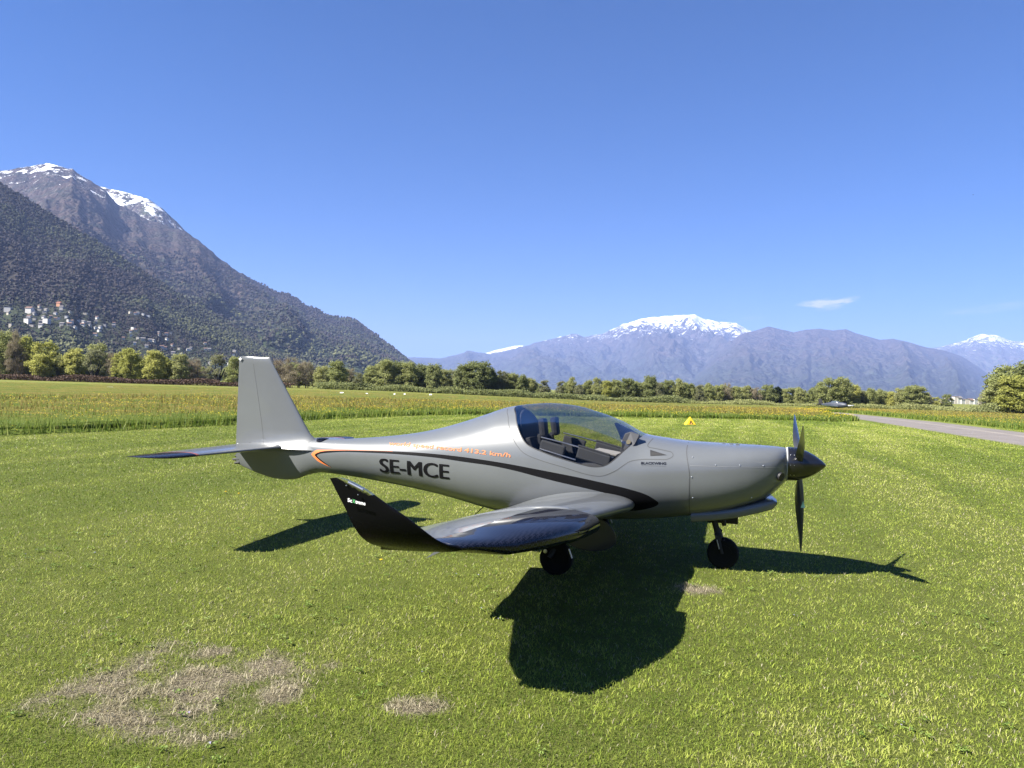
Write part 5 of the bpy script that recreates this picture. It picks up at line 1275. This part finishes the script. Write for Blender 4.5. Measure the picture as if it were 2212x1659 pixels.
# bulkhead behind the seats, panel, coaming, sills
BV = []; a_ = np.linspace(0, pi, 26)
yb, zb_ = fus_S(np.full(26, -3.02), a_); bh = MB(); bh.prism([(-3.0 + 0.42 * (1.52 - (0.9 + (zz_ - 0.9) * 0.93)), yy_ * 0.93, 0.9 + (zz_ - 0.9) * 0.93) for yy_, zz_ in zip(yb, zb_)] , (0.015, 0, 0)); mbpart(bh, 'rear_bulkhead', m_trim)
yb, zb_ = fus_S(np.full(26, -1.83), a_); pn = MB(); pn.prism([(-1.83 - 0.02 * (zz_ - 1.0), yy_ * 0.90, min(0.9 + (zz_ - 0.9) * 0.86, 1.26)) for yy_, zz_ in zip(yb, zb_)], (0.05, 0, 0)); PN = mbpart(pn, 'instrument_panel', m_trim)
mbpart(MB().box((-1.835, -0.25, 1.10), (0.02, 0.20, 0.14)).box((-1.835, 0.22, 1.10), (0.02, 0.24, 0.15)), 'display_screen', m_black, PN, False, 0.006)
mbpart(MB().lathe((-1.84, -0.41, 1.12), (-1, 0, 0), [(0, 0.03), (0.012, 0.03), (0.012, 0)], 16), 'gauge', m_black, PN, True)
gp = [(-1.93, -0.45, 1.00), (-1.875, -0.44, 1.10), (-1.86, -0.42, 1.24), (-1.84, -0.40, 1.295), (-1.79, -0.38, 1.312), (-1.70, -0.38, 1.285), (-1.74, -0.43, 1.20), (-1.83, -0.45, 1.07)]
GP = mbpart(MB().prism(gp, (0, 0.05, 0)), 'side_coaming', m_trim, PN, False, 0.008)
mbpart(MB().lathe((-1.80, -0.425, 1.215), (0, -1, 0.2), [(0, 0.022), (0.006, 0.022), (0.006, 0)], 14), 'air_nozzle', pbr('nozzle', (0.10, 0.085, 0.05), 0.5), GP, True)
mbpart(MB().box((-2.42, 0, 0.58), (1.1, 0.66, 0.04)), 'cockpit_floor', m_floor)
CN = mbpart(MB().box((-2.30, 0, 0.80), (0.62, 0.10, 0.30)), 'centre_console', m_trim, PLANE, False, 0.02)
for sd in (-1, 1):
    sx = sd * 0.475
    sill = mbpart(MB().box((-2.545, sx, 1.09), (0.25, 0.06, 0.17), Matrix.Rotation(radians(13), 3, 'Y')).box((-2.13, sx * 0.93, 1.055), (0.33, 0.08, 0.11), Matrix.Rotation(radians(14), 3, 'Y')).box((-2.13, sx * 0.93, 1.12), (0.33, 0.03, 0.02), Matrix.Rotation(radians(14), 3, 'Y')), 'cockpit_sill', m_trim, PLANE, False, 0.012)
    mbpart(MB().tube([(-2.66, sd * 0.46, 1.222), (-2.45, sd * 0.46, 1.182), (-2.28, sd * 0.46, 1.145)], 0.008, 8), 'canopy_rail', m_steel, sill, True)
    mbpart(MB().tube([(-2.65, sd * 0.53, 1.112), (-2.42, sd * 0.54, 1.055), (-2.29, sd * 0.54, 1.023)], 0.010, 8), 'lower_rail', m_steel, sill, True)
mbpart(MB().box((-2.26, 0.06, 1.07), (0.10, 0.14, 0.03), Matrix.Rotation(radians(12), 3, 'Y')), 'chart', m_white)
mbpart(MB().box((-2.06, -0.10, 1.085), (0.24, 0.34, 0.012), Matrix.Rotation(radians(8), 3, 'Y')), 'knee_tray', pbr('tray', (0.42, 0.40, 0.38), 0.6), PN)
for k in range(4): mbpart(MB().lathe((-1.93 + 0.03 * (k % 2), -0.30 + 0.07 * k, 1.02 + 0.02 * (k % 2)), (-1, -0.3, 0.2), [(0, 0.012), (0.035, 0.012), (0.04, 0.02), (0.055, 0.018), (0.056, 0)], 10), 'knob', m_black, PN, True)

# ------------------------------------------------------------------ other things on the field
# yellow ridge marker with a black peak sign
p0 = pt_ray(1490, 917, 41.9); MK = empty('ridge_marker', (p0[0], p0[1], 0.0), radians(12))
m_yel = pbr('yellow_board', (0.80, 0.52, 0.02), 0.6)
tri_ = [(-0.27, -0.16, 0), (0.27, -0.16, 0), (0, -0.02, 0.42)]
bd = MB(); bd.prism([(-0.27, -0.20, 0.0), (0.27, -0.20, 0.0), (0.0, -0.04, 0.42)], (0, 0.015, 0)).build('front_board', m_yel, MK)
MB().prism([(-0.27, 0.20, 0.0), (0.27, 0.20, 0.0), (0.0, 0.04, 0.42)], (0, -0.015, 0)).build('rear_board', m_yel, MK)
MB().prism([(-0.27, -0.19, 0.0), (-0.27, 0.19, 0.0), (0.0, 0.03, 0.42), (0.0, -0.03, 0.42)], (0.012, 0, 0.0)).build('side_panel', m_yel, MK)
MB().prism([(0.27, -0.19, 0.0), (0.27, 0.19, 0.0), (0.0, 0.03, 0.42), (0.0, -0.03, 0.42)], (-0.012, 0, 0.0)).build('side_panel', m_yel, MK)
ch = MB()
def onb(x, z): return (x, -0.204 + 0.16 * z / 0.42, z)
ch.prism([onb(-0.115, 0.03), onb(-0.06, 0.03), onb(0, 0.16), onb(0, 0.24)], (0, -0.004, 0)); ch.prism([onb(0.115, 0.03), onb(0.06, 0.03), onb(0, 0.16), onb(0, 0.24)], (0, -0.004, 0))
ch.build('peak_sign', m_black, MK)
MB().prism([onb(-0.05, 0.015), onb(0.05, 0.015), onb(0, 0.13)], (0, -0.003, 0)).build('lower_sign', pbr('sign_orange', (0.80, 0.40, 0.12), 0.6), MK)
tag(MK, 'small yellow tent-shaped marker with a black peak sign on the mown grass', 'ground marker')
# white edge markers at the far side of the meadow
mk_w = pbr('marker_white', (0.82, 0.82, 0.78), 0.7)
where = ['leftmost white marker in the meadow', 'white marker in the meadow midway between left edge and fin', 'first white marker in the meadow right of the tail fin', 'white marker second from the tail fin on its right', 'white marker third from the tail fin on its right', 'white marker nearest the canopy in the far meadow', 'white marker fourth from the tail fin on its right']
for (px, py, w_), lab in zip(((40, 840, .6), (236, 840, .7), (738, 851, .5), (792, 853, .3), (852, 854, .25), (930, 855, .4), (874, 854, .25)), where):
    d_ = 92 if px < 100 else (104 if px < 300 else 118)
    b0 = pt_ray(px, py, d_); r_ = empty('edge_marker', (b0[0], b0[1], float(gz(b0[0], b0[1]))), 0.1)
    hgt = b0[2] - float(gz(b0[0], b0[1])) + 0.12
    MB().prism([(-w_ / 2, -0.25, hgt), (w_ / 2, -0.25, hgt), (w_ / 2, 0.25, hgt + 0.12), (-w_ / 2, 0.25, hgt + 0.12)], (0, 0, 0.03)).build('board', mk_w, r_)
    MB().box((-w_ * .35, 0, hgt / 2), (0.05, 0.05, hgt)).build('leg', mk_w, r_); MB().box((w_ * .35, 0, hgt / 2), (0.05, 0.05, hgt)).build('leg', mk_w, r_)
    tag(r_, lab, 'edge marker', 'white runway edge markers')
# parked low-wing aircraft beyond the meadow
fp = pt_ray(1806, 882, 132); fg = float(gz(fp[0], fp[1]))
FPL = empty('parked_aircraft', (fp[0], fp[1], fg), radians(-62))
m_fb = pbr('far_plane_blue', (0.035, 0.042, 0.060), 0.5); m_fw = pbr('far_plane_white', (0.75, 0.75, 0.70), 0.5)
fz0 = 0.0
fb = MB().lathe((0, 0, 0.95), (1, 0, 0), [(-3.6, 0.06), (-2.4, 0.22), (-1.0, 0.48), (0.2, 0.55), (1.3, 0.48), (2.0, 0.33), (2.15, 0.2), (2.4, 0.0)], 18); fb.build('fuselage', m_fb, FPL, True)
fc_ = MB().lathe((0, 0, 1.25), (1, 0, 0), [(-1.3, 0.05), (-0.8, 0.33), (-0.2, 0.42), (0.4, 0.36), (0.9, 0.05)], 16); fc_.build('canopy', pbr('far_canopy', (0.06, 0.075, 0.09), 0.15), FPL, True)
for sd in (-1, 1):
    wg = MB().prism([(0.75, sd * 0.3, 0.62), (0.45, sd * 4.1, 0.86), (-0.35, sd * 4.1, 0.86), (-0.65, sd * 0.3, 0.62)], (0, 0, 0.10)).build('wing', m_fw, FPL, False)
    MB().prism([(0.45, sd * 4.1, 0.85), (0.2, sd * 4.35, 0.92), (-0.3, sd * 4.35, 0.92), (-0.35, sd * 4.1, 0.85)], (0, 0, 0.11)).build('wing_tip', m_matt, wg)
    MB().prism([(-3.0, sd * 0.05, 1.0), (-3.2, sd * 1.3, 1.0), (-3.65, sd * 1.3, 1.0), (-3.7, sd * 0.05, 1.0)], (0, 0, 0.06)).build('stabilizer', m_fb, FPL)
    mw = MB().lathe((-0.2, sd * 0.9, 0.2), (0, 1, 0), [(-0.06, 0.1), (-0.07, 0.17), (0, 0.2), (0.07, 0.17), (0.06, 0.1)], 14).build('wheel', m_rubber, FPL, True)
    MB().tube([(-0.2, sd * 0.9, 0.2), (-0.1, sd * 0.8, 0.7)], 0.04, 6).build('strut', m_matt, mw)
MB().prism([(-2.7, -0.04, 1.05), (-3.15, -0.04, 1.95), (-3.7, -0.04, 1.95), (-3.65, -0.04, 1.0)], (0, 0.08, 0)).build('fin', m_matt, FPL)
MB().lathe((1.75, 0, 0.2), (0, 1, 0), [(-0.05, 0.1), (-0.06, 0.17), (0, 0.2), (0.06, 0.17), (0.05, 0.1)], 14).build('nose_wheel', m_rubber, FPL, True)
MB().box((2.25, 0, 0.95), (0.03, 0.10, 1.6), Matrix.Rotation(radians(35), 3, 'X')).build('propeller', m_matt, FPL)
tag(FPL, 'dark blue low-wing aircraft with pale wings parked far off beyond the meadow', 'aircraft')
# a bird high on the right
b0 = pt_ray(2102, 421, 130); bd = MB()
bd.tube([(-0.14, 0, 0), (-0.05, 0, 0.01), (0.06, 0, 0.01), (0.13, 0, 0.0)], [0.006, 0.03, 0.028, 0.006], 8)
for sd in (-1, 1): bd.prism([(0.05, 0, 0.02), (0.03, sd * 0.16, 0.06), (-0.08, sd * 0.30, 0.03), (-0.05, sd * 0.14, 0.05), (-0.03, 0, 0.02)], (0, 0, 0.004))
bo = bd.build('bird', m_matt); bo.location = tuple(b0); tag(bo, 'tiny dark bird high in the blue sky on the right', 'bird')

# ------------------------------------------------------------------ turf: grass blades round the aircraft
GREENS = [(0.105, 0.158, 0.020), (0.195, 0.262, 0.034), (0.290, 0.352, 0.052), (0.385, 0.425, 0.085), (0.48, 0.485, 0.16)]
STRAW = [(0.17, 0.14, 0.09), (0.34, 0.295, 0.185), (0.50, 0.455, 0.32)]
HALF = radians(43)
def turf(n, r0, r1, ex, seg2):
    """blades thin out and widen with distance so that the cover stays even"""
    u = RNG.uniform(0, 1, n); r = (r0 ** ex + u * (r1 ** ex - r0 ** ex)) ** (1 / ex); a = RNG.uniform(-HALF, HALF, n)
    x, y = r * np.sin(a), r * np.cos(a)
    dm = dry_mask(x, y); ax_ = ((x - TAX_L[0]) * TAX_N[0] + (y - TAX_L[1]) * TAX_N[1]) / TAX_W
    keep = (RNG.uniform(0, 1, n) > dm * 0.60) & ((ax_ < 0.03) | (ax_ > 0.98))
    x, y, r, dm = x[keep], y[keep], r[keep], dm[keep]; n = len(x)
    tone = patch_tone(x, y); clump = fbm(x * 7, y * 7, 3, 61); fine = fbm(x * 22, y * 22, 2, 63)
    t = np.clip(0.04 + 0.62 * tone + 0.40 * (clump - 0.5) * 2 + RNG.normal(0, 0.19, n), 0, 1)
    tint = pal(t, GREENS) * (0.75 + 0.5 * fine)[:, None]
    st = RNG.uniform(0, 1, n) < (0.05 + 0.10 * sstep(0.5, 0.9, tone) + 0.55 * dm)
    tint[st] = pal(RNG.uniform(0, 1, st.sum()), STRAW)
    h = 0.029 * RNG.uniform(0.5, 1.25, n) * (0.72 + 0.56 * clump) * (1 - 0.45 * dm) * (1 + 0.012 * r)
    w = 0.0030 * (r / 3.5) ** 1.0 * RNG.uniform(0.55, 1.45, n)
    lean = np.clip(RNG.normal(0.80, 0.28, n), 0.05, 1.15)
    two = RNG.uniform(0, 1, n) > sstep(3.6, 7.5, r); out = []
    for m_, sg in ((two, True), (~two, False)):
        if m_.any(): out.append(blades(x[m_], y[m_], np.full(m_.sum(), -0.004), h[m_], w[m_], tint[m_], lean[m_], sg))
    return out
def weeds(n):
    """flat rosettes of broad leaves and a few tiny lilac flowers among the blades"""
    r = np.sqrt(RNG.uniform(2.4 ** 2, 9.5 ** 2, n)); a = RNG.uniform(-HALF, HALF, n); cx_, cy_ = r * np.sin(a), r * np.cos(a)
    k = RNG.uniform(0, 1, n) < 0.15 + 0.85 * sstep(0.40, 0.66, fbm(cx_ * 0.9, cy_ * 0.9, 3, 47)); cx_, cy_ = cx_[k], cy_[k]; n = len(cx_)
    out = []; m_ = 9
    x = np.repeat(cx_, m_); y = np.repeat(cy_, m_); az = RNG.uniform(0, 2 * pi, n * m_); l = RNG.uniform(0.010, 0.024, n * m_); d = np.stack([np.cos(az), np.sin(az)], -1); pr = np.stack([-d[:, 1], d[:, 0]], -1)
    z0 = RNG.uniform(0.012, 0.03, n * m_); c0 = np.stack([x, y], -1) + RNG.normal(0, 0.012, (n * m_, 2))
    def pt(q, z): return np.concatenate([q, z[:, None]], 1)
    v = np.stack([pt(c0, z0), pt(c0 + d * l[:, None] * 0.6 + pr * l[:, None] * 0.42, z0 + 0.006), pt(c0 + d * l[:, None] * 1.2, z0 + 0.001), pt(c0 + d * l[:, None] * 0.6 - pr * l[:, None] * 0.42, z0 + 0.006)], 1).reshape(-1, 3)
    t_ = np.repeat(pal(RNG.uniform(0, 1, n), [(0.13, 0.20, 0.035), (0.18, 0.26, 0.05), (0.24, 0.31, 0.08)]), m_, 0)
    fl = RNG.uniform(0, 1, n * m_) < 0.015; t_[fl] = (0.30, 0.27, 0.42)
    return (v, [np.arange(len(v)).reshape(-1, 4)], np.repeat(t_, 4, 0))
def straw(n):
    x = RNG.uniform(-2.8, 2.1, n); y = RNG.uniform(3.4, 7.0, n); dm = dry_mask(x, y); k = RNG.uniform(0, 1, n) < dm * (0.25 + 0.75 * sstep(0.4, 0.6, fbm(x * 9, y * 9, 3, 19)))
    x, y = x[k], y[k]; n = len(x)
    return blades(x, y, RNG.uniform(0.0, 0.012, n), RNG.uniform(0.018, 0.055, n), RNG.uniform(0.002, 0.0045, n), pal(RNG.uniform(0, 1, n), STRAW + [(0.50, 0.44, 0.29)]), RNG.uniform(1.08, 1.18, n), True)
parts = turf(900000, 2.3, 58.0, 0.42, True) + [straw(95000), weeds(700)]
v, f, c = join(parts)
tag(obj('grass', mesh_np('grass', v, f, False, [m_blade], colors={'tint': c})), 'short mown grass with pale and yellowish patches', None, kind='stuff')
# dandelions in the lawn
dl = []; dl_n = []
for (px, py) in ((487, 1070), (515, 1074), (822, 1222)):
    d = pix_dir(px, py); t = -EYE / d[2]; g_ = CAM + d * t
    ro = empty('dandelion', (g_[0], g_[1], 0)); MB().tube([(0, 0, 0), (0.004, 0, 0.05)], 0.002, 5).build('stem', LEAF['fresh'], ro)
    MB().lathe((0.004, 0, 0.05), (0, 0, 1), [(0, 0.003), (0.005, 0.013), (0.011, 0.014), (0.014, 0.0)], 10).build('flower', pbr('dandelion_yellow', (0.75, 0.48, 0.01), 0.8) if not dl else dl[0], ro)
    if not dl: dl.append(bpy.data.materials['dandelion_yellow'])
    tag(ro, ['yellow dandelion below the stabiliser, left of two close together', 'yellow dandelion below the stabiliser, right of two close together', 'lone yellow dandelion below the black winglet'][len(dl_n)], 'flower', 'dandelions in the mown grass'); dl_n.append(1)
print('scene built: triangles', sum(len(m.loops) - 2 * len(m.polygons) for m in bpy.data.meshes))
